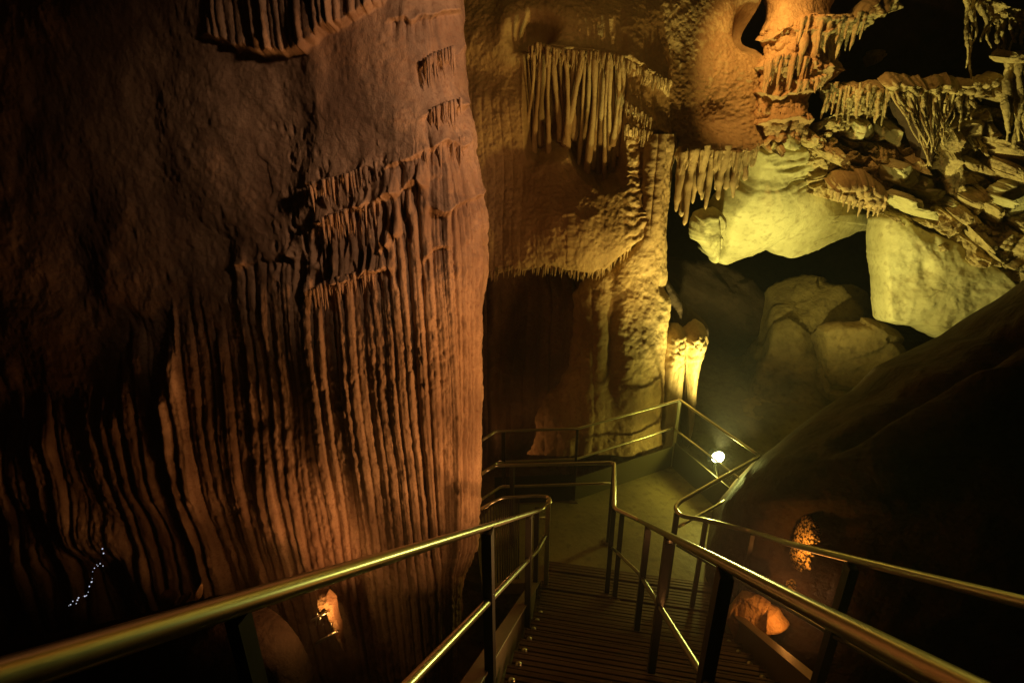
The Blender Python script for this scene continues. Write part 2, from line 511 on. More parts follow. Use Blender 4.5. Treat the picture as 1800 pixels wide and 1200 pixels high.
for k in range(17):                         # thin bars under the walkway handrail
    t = k / 16; P = PZ(850 + 62 * t, 874 + (18 * (1 - t) if t < .4 else 0) * 1.0, HR)
    P = (PZ(846, 894, HR) * (1 - t / .4) + PZ(880, 875, HR) * (t / .4)) if t < .4 else PZ(880, 875, HR) * (1 - (t - .4) / .6) + PZ(912, 873, HR) * ((t - .4) / .6)
    V, f = tube([P - Z_ * .02, P - Z_ * 1.02], .006, 8); mk('picket', V, f, M_POST, rl)

# middle railing: stair, then left along the middle of the walkway
rm = empty('stair_railing', SP(4, c_, PERP)); rm['_org'] = tuple(rm.location)
tag(rm, 'middle stainless handrail dividing the stair into two lanes, with dark square posts', 'railing')
B0 = SP(-.8, c_, b_); B1 = SP(Dend, c_, b_); B1[2] = HR
B_pts = [B0, B1, PZ(1079, 893, HR), PZ(1080, 813, HR), PZ(870, 818, HR), PZ(846, 833, HR)]
rail_part('handrail', B_pts, .020, rm, br=.05)
mmid = .43
rail_part('mid_rail', [SP(-.8, c_, b_ + mmid), SP(Dend - .1, c_, b_ + mmid), PZ(1076, 962, .6)], .016, rm)
rail_part('mid_rail', [PZ(1073, 849, HR - .43), PZ(880, 855, HR - .43), PZ(846, 878, HR - .43)], .015, rm, br=.04)
stair_posts(rm, c_, [1.93, 3.25, 4.35])
for q in ((1094, 899), (1079, 893), (1080, 815)):
    P = PZ(*q, HR); post(rm, P - Z_ * .02, P * [1, 1, 0], .04)
P = PZ(900, 817, HR); post(rm, P - Z_ * .02, P * [1, 1, 0], .035)

# right railing of the stair, looping back along the platform's right edge
rr_ = empty('stair_railing', SP(4, e_, PERP)); rr_['_org'] = tuple(rr_.location)
tag(rr_, 'right stainless handrail of the stair, beside the dark rock slope, looping back at the platform', 'railing')
R_pts = [SP(-.8, e_, b_), SP(3.9, e_, b_ - .01), PZ(1323, 934, HR), PZ(1241, 914, HR), PZ(1196, 906, HR), PZ(1186, 893, HR), PZ(1194, 882, HR), PZ(1335, 802, HR)]
rail_part('handrail', R_pts, RT * .95, rr_, br=.10)
rail_part('mid_rail', [PZ(1193, 925, .63), PZ(1278, 878, .63)], .015, rr_)
rail_part('mid_rail', [SP(-.8, e_, b_ + MID), SP(4.6, e_, b_ + MID), PZ(1190, 958, .6)], .012, rr_, M_POST)
stair_posts(rr_, e_, [1.5, 3.0])
for q in ((1323, 934), (1241, 914)):
    P = PZ(*q, HR); post(rr_, P - Z_ * .02, P * [1, 1, 0] - Z_ * .05, .05, .035)
P = PZ(1190, 900, HR); post(rr_, P - Z_ * .02, P * [1, 1, 0], .045)

# railing round the far side of the platform
rc = empty('platform_railing', PZ(1178, 793, 0.0)); rc['_org'] = tuple(rc.location)
tag(rc, 'far stainless railing round the lit corner of the viewing platform and along the walkway', 'railing')
C1 = PZ(1195, 703, HR); C2 = PZ(1335, 801, HR); C3 = PZ(1015, 753, HR)
rail_part('handrail', [C2, C1, C3, PZ(870, 758, HR), PZ(846, 775, HR)], .0165, rc, br=.03)
zc = .62
low = lambda P, z: np.array([P[0], P[1], z])
rail_part('mid_rail', [low(C2, zc), low(C1, zc) + [-.03, -.03, 0]], .013, rc, br=.03)
rail_part('mid_rail', [low(C1, zc) + [-.05, 0, 0], low(C3, zc), low(PZ(874, 758, HR), zc), low(PZ(846, 777, HR), zc)], .015, rc, br=.03)
post(rc, C1 - Z_ * .01, low(C1, 0), .035, .035, mat=M_STEEL)
post(rc, C3 - Z_ * .01, low(C3, 0), .04, .03)
post(rc, C2 - Z_ * .01, low(C2, 0), .035, .03)
P = PZ(885, 757, HR); post(rc, P - Z_ * .01, low(P, 0), .035)

# ---- viewing platform: floor slab and kick plates
K1 = low(C1, 0); K2 = low(C2, 0); K3 = low(C3, 0); K4 = low(PZ(868, 758, HR), 0); K5 = low(PZ(830, 790, HR), 0)
pl = empty('viewing_platform', K1); pl['_org'] = tuple(pl.location)
tag(pl, 'flat concrete viewing platform with a kick plate, at the foot of the stair', 'platform')
S0 = SP(5.40, -a_ - .12, PERP); S1 = SP(5.40, e_ + .12, PERP)
Amid = low(PZ(963, 876, HR), 0)
poly = [low(S0, 0), low(S1, 0), low(PZ(1262, 913, 0), 0), K2, K1, K3, K4, K5, low(PZ(846, 896, HR), 0), low(PZ(880, 877, HR), 0), Amid]
V = [p for p in poly] + [p - Z_ * .14 for p in poly]; n = len(poly)
fs = [list(range(n)), list(range(n, 2 * n))[::-1]] + [[i, i + n, (i + 1) % n + n, (i + 1) % n] for i in range(n)]
mk('floor_slab', V, fs, M_CONC, pl, smooth=False)


def panel(p, q, z0, z1, t, mat, parent, name='kick_plate'):
    ax = (q - p); L = np.linalg.norm(ax); ax = ax / L; ay = np.cross(Z_, ax)
    V, f = box(ax, ay, Z_, (p + q) / 2 + Z_ * ((z0 + z1) / 2 - p[2]), (L, t, z1 - z0)); return mk(name, V, f, mat, parent, smooth=False)


panel(K1 + (K3 - K1) * .01, K3, .004, .34, .012, M_KICK, pl)
panel(K1, K2, .004, .40, .012, M_KICK, pl)
panel(K3, K4, .004, .40, .012, M_BLACK, pl)  # black stands in for the unlit face of this plate

# ---- lower concrete strip beside the stair foot, lit orange from below
mk_low = [PZ(842, 1026, -.3), PZ(905, 988, -.3), PZ(905, 974, -.3), PZ(872, 970, -.3), PZ(836, 990, -.3), PZ(800, 1010, -.3)]
V = [p for p in mk_low] + [p - Z_ * .12 for p in mk_low]; n = 6
fs = [list(range(n)), list(range(n, 2 * n))[::-1]] + [[i, i + n, (i + 1) % n + n, (i + 1) % n] for i in range(n)]
o = mk('concrete_step', V, fs, M_CONC, None, smooth=False)
tag(o, 'low concrete step glowing orange between the fluted wall and the stair', 'step')

# ---- floodlight at the platform's right edge
LP = W(1262, 803, 5.62)
fl = empty('floodlight', LP - Z_ * .12); fl['_org'] = tuple(fl.location)
tag(fl, 'small burning floodlight clamped outside the platform railing', 'floodlight')
V, f = box(X_, Y_, Z_, LP + [0.0, .06, 0], (.13, .09, .12)); hs = mk('housing', V, f, M_BLACK, fl, False); hs['_org'] = fl['_org']
th = np.linspace(0, 2 * np.pi, 24, endpoint=False)
V = [LP + [.08 * math.cos(t), .0, .08 * math.sin(t)] for t in th] + [LP + [.06 * math.cos(t), -.03, .06 * math.sin(t)] for t in th] + [LP + [0, -.042, 0]]
fs = gridfaces(2, 24, True).tolist() + [[24 + i, 24 + (i + 1) % 24, 48] for i in range(24)]
mk('lens', V, fs, glow('floodlight_lens', (.97, 1, .45), 30), hs)
mb = MB(); mb.add(*box(X_, Y_, Z_, LP + [-.075, .10, -.05], (.012, .03, .14))); mb.add(*box(X_, Y_, Z_, LP + [.075, .10, -.05], (.012, .03, .14))); mb.add(*box(X_, Y_, Z_, LP + [0, .10, -.12], (.16, .03, .012)))
mb.build('bracket', M_BLACK, fl, False)

cb = [LP + [0, .1, -.06], LP + [.02, .06, -.22], low(C1, .02) * .25 + low(C2, .02) * .75 + [.05, .03, 0], low(C2, .015) + [.06, .02, 0], low(C2, 0) + [.3, -.1, -.2]]
V, f = tube(bend(cb, .08), .008, 8); mk('cable', V, f, M_BLACK, fl)

# ================================================================== LEFT FLUTED WALL
def left_wall():
    nu, nv = 640, 800
    vv = np.linspace(0, 1, nv)[:, None]; uu = np.linspace(0, 1, nu)[None, :]
    py = -160 + vv * (1290 + 160) + 0 * uu
    edge = interp(py, [(-160, 812), (0, 814), (100, 815), (170, 822), (240, 834), (300, 840), (345, 843), (372, 846), (430, 847), (450, 850), (490, 848), (530, 845), (700, 843), (900, 840), (960, 836), (985, 826), (1010, 812), (1060, 806), (1290, 800)])
    px = -140 + (edge + 140) * (1 - (1 - uu) ** 1.15)
    t = np.clip((edge - px) / 95, 0, 1)
    Y = interp(px, [(-140, 4.6), (100, 4.25), (300, 3.95), (450, 3.7), (560, 3.52), (700, 3.44), (850, 3.44)])
    Y = Y + .42 * (1 - np.sqrt(1 - (1 - t) ** 2))
    # the mass leans back above and overhangs a little at the middle
    Y = Y + .10 * ss(330, 60, py) - .05 * ss(250, 420, py)

    def disp(px, py, P):
        x, z = P[..., 0], P[..., 2]
        inn = ss(0, 170, edge - px)
        big = (.16 * fbm(P * .55, 3, 3)) * inn + .015 * (1 - inn)
        yb = interp(px, [(-140, 830), (0, 760), (100, 700), (200, 640), (300, 585), (400, 530), (480, 480), (520, 445), (560, 400), (640, 365), (700, 340), (740, 310), (790, 285), (850, 250)])
        wob = 22 * fbm(np.stack([px / 55, py / 300, px * 0], -1), 2, 8)
        sp = interp(x, [(-5, .20), (-3.2, .155), (-2.2, .112), (-1.5, .082), (-.8, .070), (0, .060)])
        xi = np.linspace(-6, 3.5, 2000); spi = np.interp(xi, [-5, -3.2, -2.2, -1.5, -.8, 0], [.20, .155, .112, .082, .070, .060])
        U = np.cumsum(1 / spi) * (xi[1] - xi[0])
        xa = x + 1.1 * np.clip(P[..., 1] - 3.46, 0, None) * ss(690, 760, px)
        wx = xa + .035 * fbm(np.stack([x * 2.2, z * .3, x * 0], -1), 3, 5) + .020 * vn(np.stack([x * 6, z * .3, x * 0], -1), 6)
        uf = np.interp(wx, xi, U)
        ri = np.floor(uf).astype(np.int64); rj = np.floor(uf * .41 + 3.3).astype(np.int64)
        st = 70 * (_h(ri, ri * 0, ri * 0, 91) - .5) + 70 * (_h(rj, rj * 0, rj * 0, 92) - .5)
        mF = ss(yb - 45 + wob, yb + 60 + wob, py + st)
        A = sp * interp(x, [(-4, .75), (-1.9, .72), (-1.2, .68), (-.7, .68), (-.45, .8), (0, .85)]) * (.9 + .1 * inn)
        fl1 = flutes(uf, z, 11, .25) * A
        fl2 = flutes(uf * .41 + 3.3, z, 29, .1) * A * .75
        fl3 = flutes(uf * 2.3 + 1.3, z, 43, .2) * A * (.14 + .25 * (1 - inn))
        flt = fl1 + fl2 + fl3
        disp = big + mF * (flt - .03)
        # texture of the smooth upper part: fine pits and downward scales
        up = 1 - mF
        sc = fbm(np.stack([x * 7, z * 4.5, P[..., 1] * 5], -1), 4, 21)
        disp = disp + up * .011 * sc * (.5 + 1.0 * ss(-.3, .4, fbm(P * .9, 2, 23))) + up * .05 * fbm(P * 1.9, 3, 24)
        pits = ss(160, 330, py) * ss(330, 560, px) * up
        d1, d2, v = worley(np.stack([x * 15, P[..., 1] * 4, z * 8.5], -1), 4)
        disp = disp - pits * .035 * ss(.42, .12, d1) * ss(-.1, .35, fbm(P * 2.5, 2, 25)) + pits * .012 * v
        slots = ss(290, 350, py - .12 * (680 - px)) * ss(570, 470, py) * ss(470, 540, px) * ss(770, 720, px)
        e1, e2, ev = worley(np.stack([x * 17, P[..., 1] * 5, z * 4.2], -1), 14)
        disp = disp - slots * .05 * ss(.46, .2, e1) * (ev > .3)
        # ledges: rims that hang over pockets between the flutes
        def ledge(pts, A, w, hang):
            yl = interp(px, pts); x0, x1 = pts[0][0], pts[-1][0]
            m = ss(x0 - w, x0 + 12, px) * ss(x1 + w, x1 - 8, px)
            wy = yl + 16 * fbm(np.stack([px / 26, py * 0, px * 0], -1), 4, int(x0))
            dy = py - wy
            var = .25 + .75 * ss(-.35, .25, fbm(np.stack([px / 30, py * 0 + 5, px * 0], -1), 2, int(x0) + 1))
            prof = var * np.where(dy < 0, np.exp(dy / 20), np.exp(-dy / 8))
            pocket = ss(0, 10, dy) * np.exp(-np.clip(dy, 0, None) / hang)
            return m * A * prof, m * pocket
        for pts, A_, w, hang in (
                ([(560, 392), (610, 375), (660, 362), (700, 335), (742, 322)], .10, 18, 38),
                ([(540, 520), (575, 500), (620, 488), (660, 476), (684, 462)], .09, 15, 30),
                ([(755, 372), (800, 360), (822, 352), (843, 340)], .075, 12, 28),
                ([(745, 455), (762, 438), (785, 432)], .06, 12, 25),
                ([(668, 435), (690, 420), (706, 412)], .05, 10, 25),
                ([(740, 118), (770, 100), (805, 92)], .06, 14, 24),
                ([(745, 208), (780, 190), (818, 180)], .05, 12, 20),
                ([(690, 40), (740, 30), (800, 22)], .05, 12, 20),
                ([(540, 330), (600, 318), (650, 300)], .05, 20, 22),
                ([(410, 470), (450, 460), (510, 450)], .06, 20, 26),
                ([(640, 300), (700, 285), (760, 262), (820, 250)], .05, 14, 20)):
            l, pk = ledge(pts, A_, w, hang)
            disp = disp + l * .85 - pk * .035 + pk * (flt - .045) * 1.1
        # pockets low at the near end of the second ledge
        for (cx, cy, rx, ry, A_) in ((525, 495, 7, 42, .16), (552, 500, 9, 22, .14), (580, 480, 6, 12, .1), (632, 460, 6, 18, .1), (648, 455, 5, 20, .1), (672, 405, 5, 26, .1), (690, 400, 4, 22, .1), (603, 425, 4, 22, .09), (575, 435, 4, 20, .09), (550, 440, 5, 22, .1)):
            q = ((px - cx) / rx) ** 2 + ((py - cy) / ry) ** 2
            disp = disp - A_ * np.exp(-q ** 2)
        # comb of flutes at the top
        yt = interp(px, [(380, 66), (420, 82), (470, 96), (520, 99), (548, 92), (575, 62), (615, 44), (645, 26), (680, 8), (700, -60)])
        mt = ss(8, -4, py - yt - 5 * fbm(np.stack([px / 9, py * 0, px * 0], -1), 2, 4)) * ss(700, 650, px)
        near = ss(330, 430, px)
        fu = flutes(uf * 1.55, z, 71, .15)
        disp = disp + mt * near * (.05 + .07 * fu)
        # roughness everywhere
        disp = disp + .006 * fbm(P * 22, 3, 33) + .012 * mF * popcorn(P * np.array([1, 1, .55]), .036, 39) * ss(-.3, .3, fbm(P * 3, 2, 40)) + .007 * mF * fbm(np.stack([x * 30, P[..., 1] * 30, z * 14], -1), 2, 34)
        # drip bases thicken at the left foot
        disp = disp + .12 * ss(700, 1000, py) * ss(560, 200, px) * fbm(np.stack([x * 2.2, z * 1.3, x * 0], -1), 2, 35)
        return disp
    return px, py, Y, disp


px, py, Y, dsp = left_wall()
lw = empty('flowstone_wall', W(700, 1100, 3.6)); lw['_org'] = tuple(lw.location)
sheet('fluted_face', M_FLOW, px, py, Y, dsp, lw, back=2.2, sides='rlbt', curl=.12)
for k, pts in enumerate(([(566, 396), (610, 380), (660, 366), (700, 340), (738, 326)], [(548, 522), (575, 504), (620, 492), (660, 480), (680, 466)], [(758, 376), (800, 364), (822, 356), (838, 346)], [(745, 122), (770, 106), (800, 96)], [(748, 212), (780, 196), (812, 186)], [(640, 304), (700, 290), (760, 268), (815, 254)], [(545, 335), (600, 322), (648, 305)])):
    fringe('drip_fringe', M_FLOW, lw, pts, lambda x, y: 3.43 + .42 * (1 - math.sqrt(max(0., 1 - (1 - min(1., max(0., (842 - x) / 95))) ** 2))), int((pts[-1][0] - pts[0][0]) / 4.5), 12, 44, .014, 900 + k, .05)
tag(lw, 'huge fluted rose-brown flowstone wall filling the left half behind the handrail', 'rock wall')

# ================================================================== BACK WALL: dome with draperies
def Yback(px, py):
    return interp(px, [(780, 6.9), (900, 6.75), (1000, 6.65), (1100, 6.7), (1180, 6.8), (1260, 7.0), (1350, 7.25)]) + .25 * ss(150, -100, py) - .15 * ss(300, 460, py)


BOT = [(780, 505), (815, 500), (860, 488), (900, 476), (940, 472), (970, 466), (1000, 472), (1040, 478), (1062, 472), (1085, 450), (1110, 432), (1140, 415), (1160, 330), (1180, 262), (1195, 272), (1240, 268), (1262, 262), (1300, 272), (1330, 258), (1350, 240)]
nu, nv = 600, 430
uu = np.linspace(0, 1, nu)[None]; vv = np.linspace(0, 1, nv)[:, None]
px = 690 + 660 * uu + 0 * vv
bot = interp(px, BOT) + 3.5 * fbm(np.stack([px / 12, px * 0, px * 0], -1), 3, 2)
py = -170 + (bot + 170) * vv
LIP = [(930, 92), (945, 84), (975, 94), (1010, 98), (1050, 100), (1080, 104), (1096, 108)]


def dback(px, py, P):
    x, z = P[..., 0], P[..., 2]
    D = .22 * fbm(P * .6, 3, 51)
    # the swelling dome under the draperies
    D = D + .40 * np.exp(-((px - 1020) / 105) ** 2 - ((py - 405) / 85) ** 2)
    D = D + .22 * np.exp(-((px - 1040) / 150) ** 2 - ((py - 40) / 70) ** 2)
    # recess behind the draperies
    lip = interp(px, LIP)
    m = ss(918, 945, px) * ss(1104, 1090, px)
    bt = interp(px, [(915, 300), (960, 275), (1000, 262), (1020, 300), (1060, 330), (1095, 320)])
    rec = m * ss(lip - 3, lip + 10, py) * ss(bt + 20, bt - 75, py)
    D = D - .85 * rec
    D = D + .10 * m * np.exp(-((py - lip) / 9) ** 2) * (py < lip + 4)
    wx = x + .04 * fbm(np.stack([x * 3, z, x * 0], -1), 2, 9)
    D = D + rec * .10 * flutes(wx / .14, z, 5, .2)
    D = D + .03 * flutes(wx / .42 + .3, z, 17, .25) * ss(150, 240, py) * ss(1120, 1080, px) * (1 - rec)
    # left side flutes running down
    ml = ss(960, 905, px) * ss(90, 200, py)
    D = D + ml * .03 * flutes(wx / .12, z, 15, .1)
    # hollow above
    q = ((px - 940 - (66 - py) * .35) / 34) ** 2 + ((py - 66) / 26) ** 2
    D = D - .45 * np.exp(-q ** 1.5) + .09 * np.exp(-(((px - 895) / 20) ** 2 + ((py - 55) / 45) ** 2))
    # soft step under the left shoulder
    D = D - .10 * ss(78, 128, py) * ss(190, 120, py) * ss(935, 900, px)
    # lobes and small overhangs to the right of the draperies
    def over(pts, A, w=14):
        yl = interp(px, pts); x0, x1 = pts[0][0], pts[-1][0]
        mm = ss(x0 - w, x0 + w, px) * ss(x1 + w, x1 - w, px)
        dy = py - yl - 3 * fbm(np.stack([px / 8, px * 0, px * 0], -1), 2, int(x0))
        return mm * A * np.where(dy < 0, np.exp(dy / 45), np.exp(-dy / 5))
    D = D + over([(1095, 108), (1120, 122), (1150, 140), (1180, 150)], .22) + over([(1096, 182), (1120, 196), (1145, 215)], .14) + over([(1090, 222), (1120, 232), (1150, 240)], .10)
    D = D + over([(1140, 228), (1165, 235), (1195, 238)], .15)
    D = D + over([(1190, 262), (1240, 262), (1300, 266), (1340, 250)], .2, 20)
    D = D - .30 * np.exp(-(((px - 1187) / 9) ** 2 + ((py - 330) / 90) ** 2))
    # pocket high on the right
    D = D - .5 * np.exp(-((((px - 1335) / 26) ** 2 + ((py - 40) / 36) ** 2)) ** 1.3)
    D = D - .18 * np.exp(-((((px - 1270) / 30) ** 2 + ((py - 215) / 38) ** 2)) ** 1.3)
    # rippled flow at the right-hand part, coarse coralline skin
    rip = ss(1090, 1120, px)
    d1, d2, v = worley(np.stack([x * 16, P[..., 1] * 10, z * 20], -1), 61)
    D = D + (.005 + .018 * rip * ss(60, 160, py) * ss(400, 300, py)) * (ss(.75, .1, d1) * (.4 + .6 * v))
    D = D + .02 * fbm(P * 9, 3, 63) + .008 * fbm(P * 28, 2, 64)
    band = ss(1090, 1102, px) * ss(1156, 1148, px) * ss(205, 230, py)
    D = D + band * .05 * np.abs(np.sin(z * 26 + 4 * vn(P * 6, 3))) * (.5 + .5 * vn(P * 9, 5))
    # underside lip near the rim
    D = D - .05 * np.exp(-(interp(px, BOT) - py) / 5)
    return D


bw = empty('drapery_wall', W(1000, 480, 7.0)); bw['_org'] = tuple(bw.location)
tag(bw, 'ochre dome of flowstone with long stone curtains hanging behind the platform', 'rock wall')
sheet('dome', M_DRAPE, px, py, Yback(px, py), dback, bw, back=1.2, sides='rlb', curl=.15)

# stone curtains in the recess
cur = [(938, 96, 925, 232), (948, 96, 938, 262), (956, 95, 950, 268), (966, 96, 962, 240), (975, 97, 984, 262), (986, 98, 992, 275), (995, 98, 1000, 262), (1006, 99, 1010, 232), (1015, 99, 1004, 150), (1022, 100, 990, 262), (1030, 100, 1012, 270), (1038, 100, 1022, 285), (1046, 101, 1030, 295), (1054, 102, 1043, 300), (1061, 103, 1052, 300), (1068, 103, 1060, 300), (1075, 104, 1066, 295), (1082, 105, 1072, 290), (1089, 106, 1078, 270), (1094, 107, 1086, 240)]
for k, (x0, y0, x1, y1) in enumerate(cur):
    y1 += 26 * math.sin(k * 2.7) - 6; t = np.linspace(0, 1, 26)
    xs = x0 + (x1 - x0) * t ** 1.5 + 2.0 * np.sin(t * 5 + k); ys = y0 - 4 + (y1 - y0 + 22) * t
    yy = Yback(xs, ys) - .17 + .10 * (k % 3) - .05 + .42 * t
    path = W(xs, ys, yy)
    rad = (.018 + .014 * ((k * 7) % 5) / 4) * (1.15 - .35 * t + .9 * ss(.45, 1, t)) * (1 + .15 * vn(np.stack([t * 9, t * 0 + k, t * 0], -1), k))
    V, f = tube(path, rad, 10, .3, k); mk('curtain', V, f, M_DRAPE, bw)
fringe('drip_fringe', M_DRAPE, bw, LIP, lambda x, y: Yback(x, y) - .22, 46, 10, 34, .022, 3)
fringe('drip_fringe', M_DRAPE, bw, [(1096, 110), (1120, 124), (1150, 141), (1178, 149)], lambda x, y: Yback(x, y) - .16, 26, 8, 26, .022, 4)
fringe('drip_fringe', M_DRAPE, bw, [(1098, 184), (1120, 198), (1144, 214)], lambda x, y: Yback(x, y) - .12, 15, 10, 30, .018, 5)
fringe('drip_fringe', M_DRAPE, bw, [(1098, 226), (1120, 234), (1146, 240)], lambda x, y: Yback(x, y) - .10, 13, 8, 28, .018, 6)
fringe('drip_fringe', M_DRAPE, bw, [(922, 42), (935, 28), (955, 22), (975, 30)], lambda x, y: Yback(x, y) + .02, 14, 10, 26, .02, 7)
fringe('drip_fringe', M_DRAPE, bw, [(945, 470), (970, 466), (1000, 472), (1040, 478), (1062, 472), (1088, 450), (1110, 434)], lambda x, y: Yback(x, y) - .02, 84, 5, 24, .018, 8)
fringe('drip_fringe', M_DRAPE, bw, [(862, 486), (880, 480), (900, 475), (925, 473), (948, 470)], lambda x, y: Yback(x, y) + .02, 26, 5, 18, .018, 18)
# long drapery stalactites right of the slot
st = [(1200, 272, 108, .06), (1209, 274, 115, .055), (1219, 272, 132, .06), (1229, 270, 96, .05), (1238, 268, 84, .05), (1247, 268, 92, .045), (1255, 266, 110, .04), (1265, 266, 76, .06), (1276, 268, 92, .06), (1286, 270, 72, .055), (1297, 270, 86, .05), (1306, 268, 72, .06), (1316, 264, 62, .06), (1326, 258, 44, .05)]
for k, (x, y, ln, r) in enumerate(st):
    V, f = stal(x, y - 8, Yback(x, y) - .12 + .12 * (k % 2), ln, r * 1.15, 200 + k, lean=.03 * math.sin(k * 2.1), tip=.3, n=26, sides=12, noise=.45, pw=.55); mk('stalactite', V, f, M_DRAPE, bw)
fringe('drip_fringe', M_DRAPE, bw, [(1196, 274), (1240, 270), (1300, 274), (1335, 258)], lambda x, y: Yback(x, y) - .16, 40, 8, 40, .03, 9)
# flowstone column joining dome and floor, lit by the floodlight
nu, nv = 170, 420
uu = np.linspace(0, 1, nu)[None]; vv = np.linspace(0, 1, nv)[:, None]
py = 236 + (800 - 236) * vv + 0 * uu
xl = interp(py, [(236, 1136), (390, 1128), (415, 1122), (440, 1098), (470, 1062), (490, 1026), (520, 1006), (560, 1000), (640, 984), (720, 952), (800, 930)])
xr = interp(py, [(236, 1186), (300, 1178), (360, 1170), (405, 1166), (440, 1168), (490, 1171), (540, 1173), (575, 1168), (640, 1172), (700, 1168), (800, 1166)])
xl = xl + ss(480, 600, py) * 26 * fbm(np.stack([py / 60, py * 0, py * 0], -1), 3, 12)
px = xl + (xr - xl) * uu
t = np.abs(uu * 2 - 1) + 0 * vv
Yc = Yback(px, 380) - .42 + .35 * (1 - np.sqrt(np.clip(1 - t ** 2, 0, 1))) + .35 * ss(700, 440, py) - .25 * ss(600, 800, py)


def dcol(px, py, P):
    x, z = P[..., 0], P[..., 2]
    D = .09 * fbm(P * np.array([1.8, 1.8, .9]), 3, 71) + .03 * fbm(P * 8, 3, 72)
    D = D + ss(430, 360, py) * .05 * flutes(x / .11, z, 75, .2)
    D = D + .012 * ss(420, 520, py) * popcorn(P, .06, 73) * (.4 + .6 * ss(-.2, .4, fbm(P * 2, 2, 77)))
    D = D + .05 * flutes(x / .15 + .3 * vn(P * 1.2, 6), z, 76, .1) * ss(1085, 1050, px) * ss(480, 520, py) - .16 * np.exp(-(((px - 1076) / 14) ** 2 + ((py - 600) / 110) ** 2))
    D = D - .09 * np.exp(-(((px - 1166) / 7) ** 2 + ((py - 508) / 14) ** 2))
    return D


sheet('column', M_DRAPE, px, py, Yc, dcol, bw, back=.8, sides='rlb', curl=.3)
# lumps under the dome's rim
slab('lobe', M_DRAPE, [(1052, 478), (1068, 470), (1082, 478), (1081, 500), (1072, 520), (1060, 532), (1050, 520), (1048, 498)], plane((1050, 480, 6.7), (1080, 480, 6.75), (1065, 530, 6.8)), .35, lambda x, y, P: .03 * popcorn(P, .06, 5), 12, .08, 90, 20, True, parent=bw)

# recessed wall below the dome
nu, nv = 300, 300
uu = np.linspace(0, 1, nu)[None]; vv = np.linspace(0, 1, nv)[:, None]
px = 770 + 300 * uu + 0 * vv; py = 430 + 420 * vv + 0 * uu


def drec(px, py, P):
    x, z = P[..., 0], P[..., 2]
    D = .35 * fbm(P * .9, 3, 81)
    D = D + .55 * np.exp(-((px - 1025) / 40) ** 2) * ss(480, 560, py)          # bulging pillar
    D = D + .45 * np.exp(-((px - 965) / 45) ** 2 - ((py - 690) / 70) ** 2)      # mound
    D = D + .25 * np.exp(-((px - 870) / 30) ** 2)
    D = D - .35 * np.exp(-((px - 930) / 28) ** 2 - ((py - 590) / 90) ** 2)
    D = D + .16 * flutes(x / .19 + .3 * vn(P * 1.5, 3), z, 85, .0) + .03 * fbm(P * 8, 3, 84)
    return D


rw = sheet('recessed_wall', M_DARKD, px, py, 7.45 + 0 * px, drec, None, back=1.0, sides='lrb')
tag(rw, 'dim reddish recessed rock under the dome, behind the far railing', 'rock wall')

# skull-shaped twin-legged column
tw = empty('twin_column', W(1205, 760, 6.75)); tw['_org'] = tuple(tw.location)
tag(tw, 'pale twin-legged stub column lit yellow, right of the tall column', 'rock column')
dk = lambda x, y, P: .07 * popcorn(P, .08, 91) * ss(675, 600, y) + .03 * fbm(P * 6, 3, 92) + .015 * flutes(P[..., 0] / .06, P[..., 2], 95, .1)
dk2 = lambda x, y, P: dk(x, y, P) - .16 * np.exp(-((x - 1207 + .02 * (y - 600)) / 7) ** 2) * ss(560, 600, y)
slab('body', M_DRAPE, [(1162, 616), (1164, 596), (1172, 582), (1186, 575), (1200, 576), (1208, 582), (1220, 574), (1236, 572), (1249, 582), (1254, 602), (1248, 624), (1239, 650), (1229, 690), (1222, 760), (1212, 800), (1207, 690), (1204, 648), (1200, 650), (1191, 692), (1186, 800), (1163, 800), (1160, 700), (1161, 650)],
     lambda x, y: 6.72 + 0 * x, .7, dk2, 26, .14, 260, 44, False, 1.0, parent=tw, centre=(1206, 612))
slab('rear_spur', M_NEAR, [(1158, 470), (1185, 500), (1210, 535), (1240, 560), (1254, 590), (1225, 640), (1185, 680), (1150, 650), (1146, 560)], plane((1160, 480, 7.0), (1250, 590, 7.1), (1180, 660, 7.0)), .5, lambda x, y, P: .06 * fbm(P * 4, 4, 96), 24, .1, 120, 26, True, parent=tw)

# ================================================================== ORANGE FLOWSTONE, upper right
of = empty('orange_flowstone', W(1390, 240, 7.0)); of['_org'] = tuple(of.location)
tag(of, 'orange-lit flowstone column with drip fringes beside the ochre dome', 'rock wall')
nu, nv = 210, 360
uu = np.linspace(0, 1, nu)[None]; vv = np.linspace(0, 1, nv)[:, None]
bq = interp(1335 + 110 * uu, [(1335, 262), (1360, 252), (1400, 242), (1425, 258), (1445, 252)]) + 16 * fbm(np.stack([uu * 9, uu * 0, uu * 0], -1), 3, 44)
py = -180 + (bq + 180) * vv + 0 * uu
xl = interp(py, [(-180, 1330), (0, 1345), (60, 1350), (100, 1346), (130, 1340), (200, 1332), (272, 1336)])
xr = interp(py, [(-180, 1490), (-20, 1475), (20, 1455), (40, 1450), (80, 1462), (130, 1452), (160, 1436), (200, 1425), (240, 1450), (272, 1470)])
px = xl + (xr - xl) * uu
t = np.abs(uu * 2 - 1)


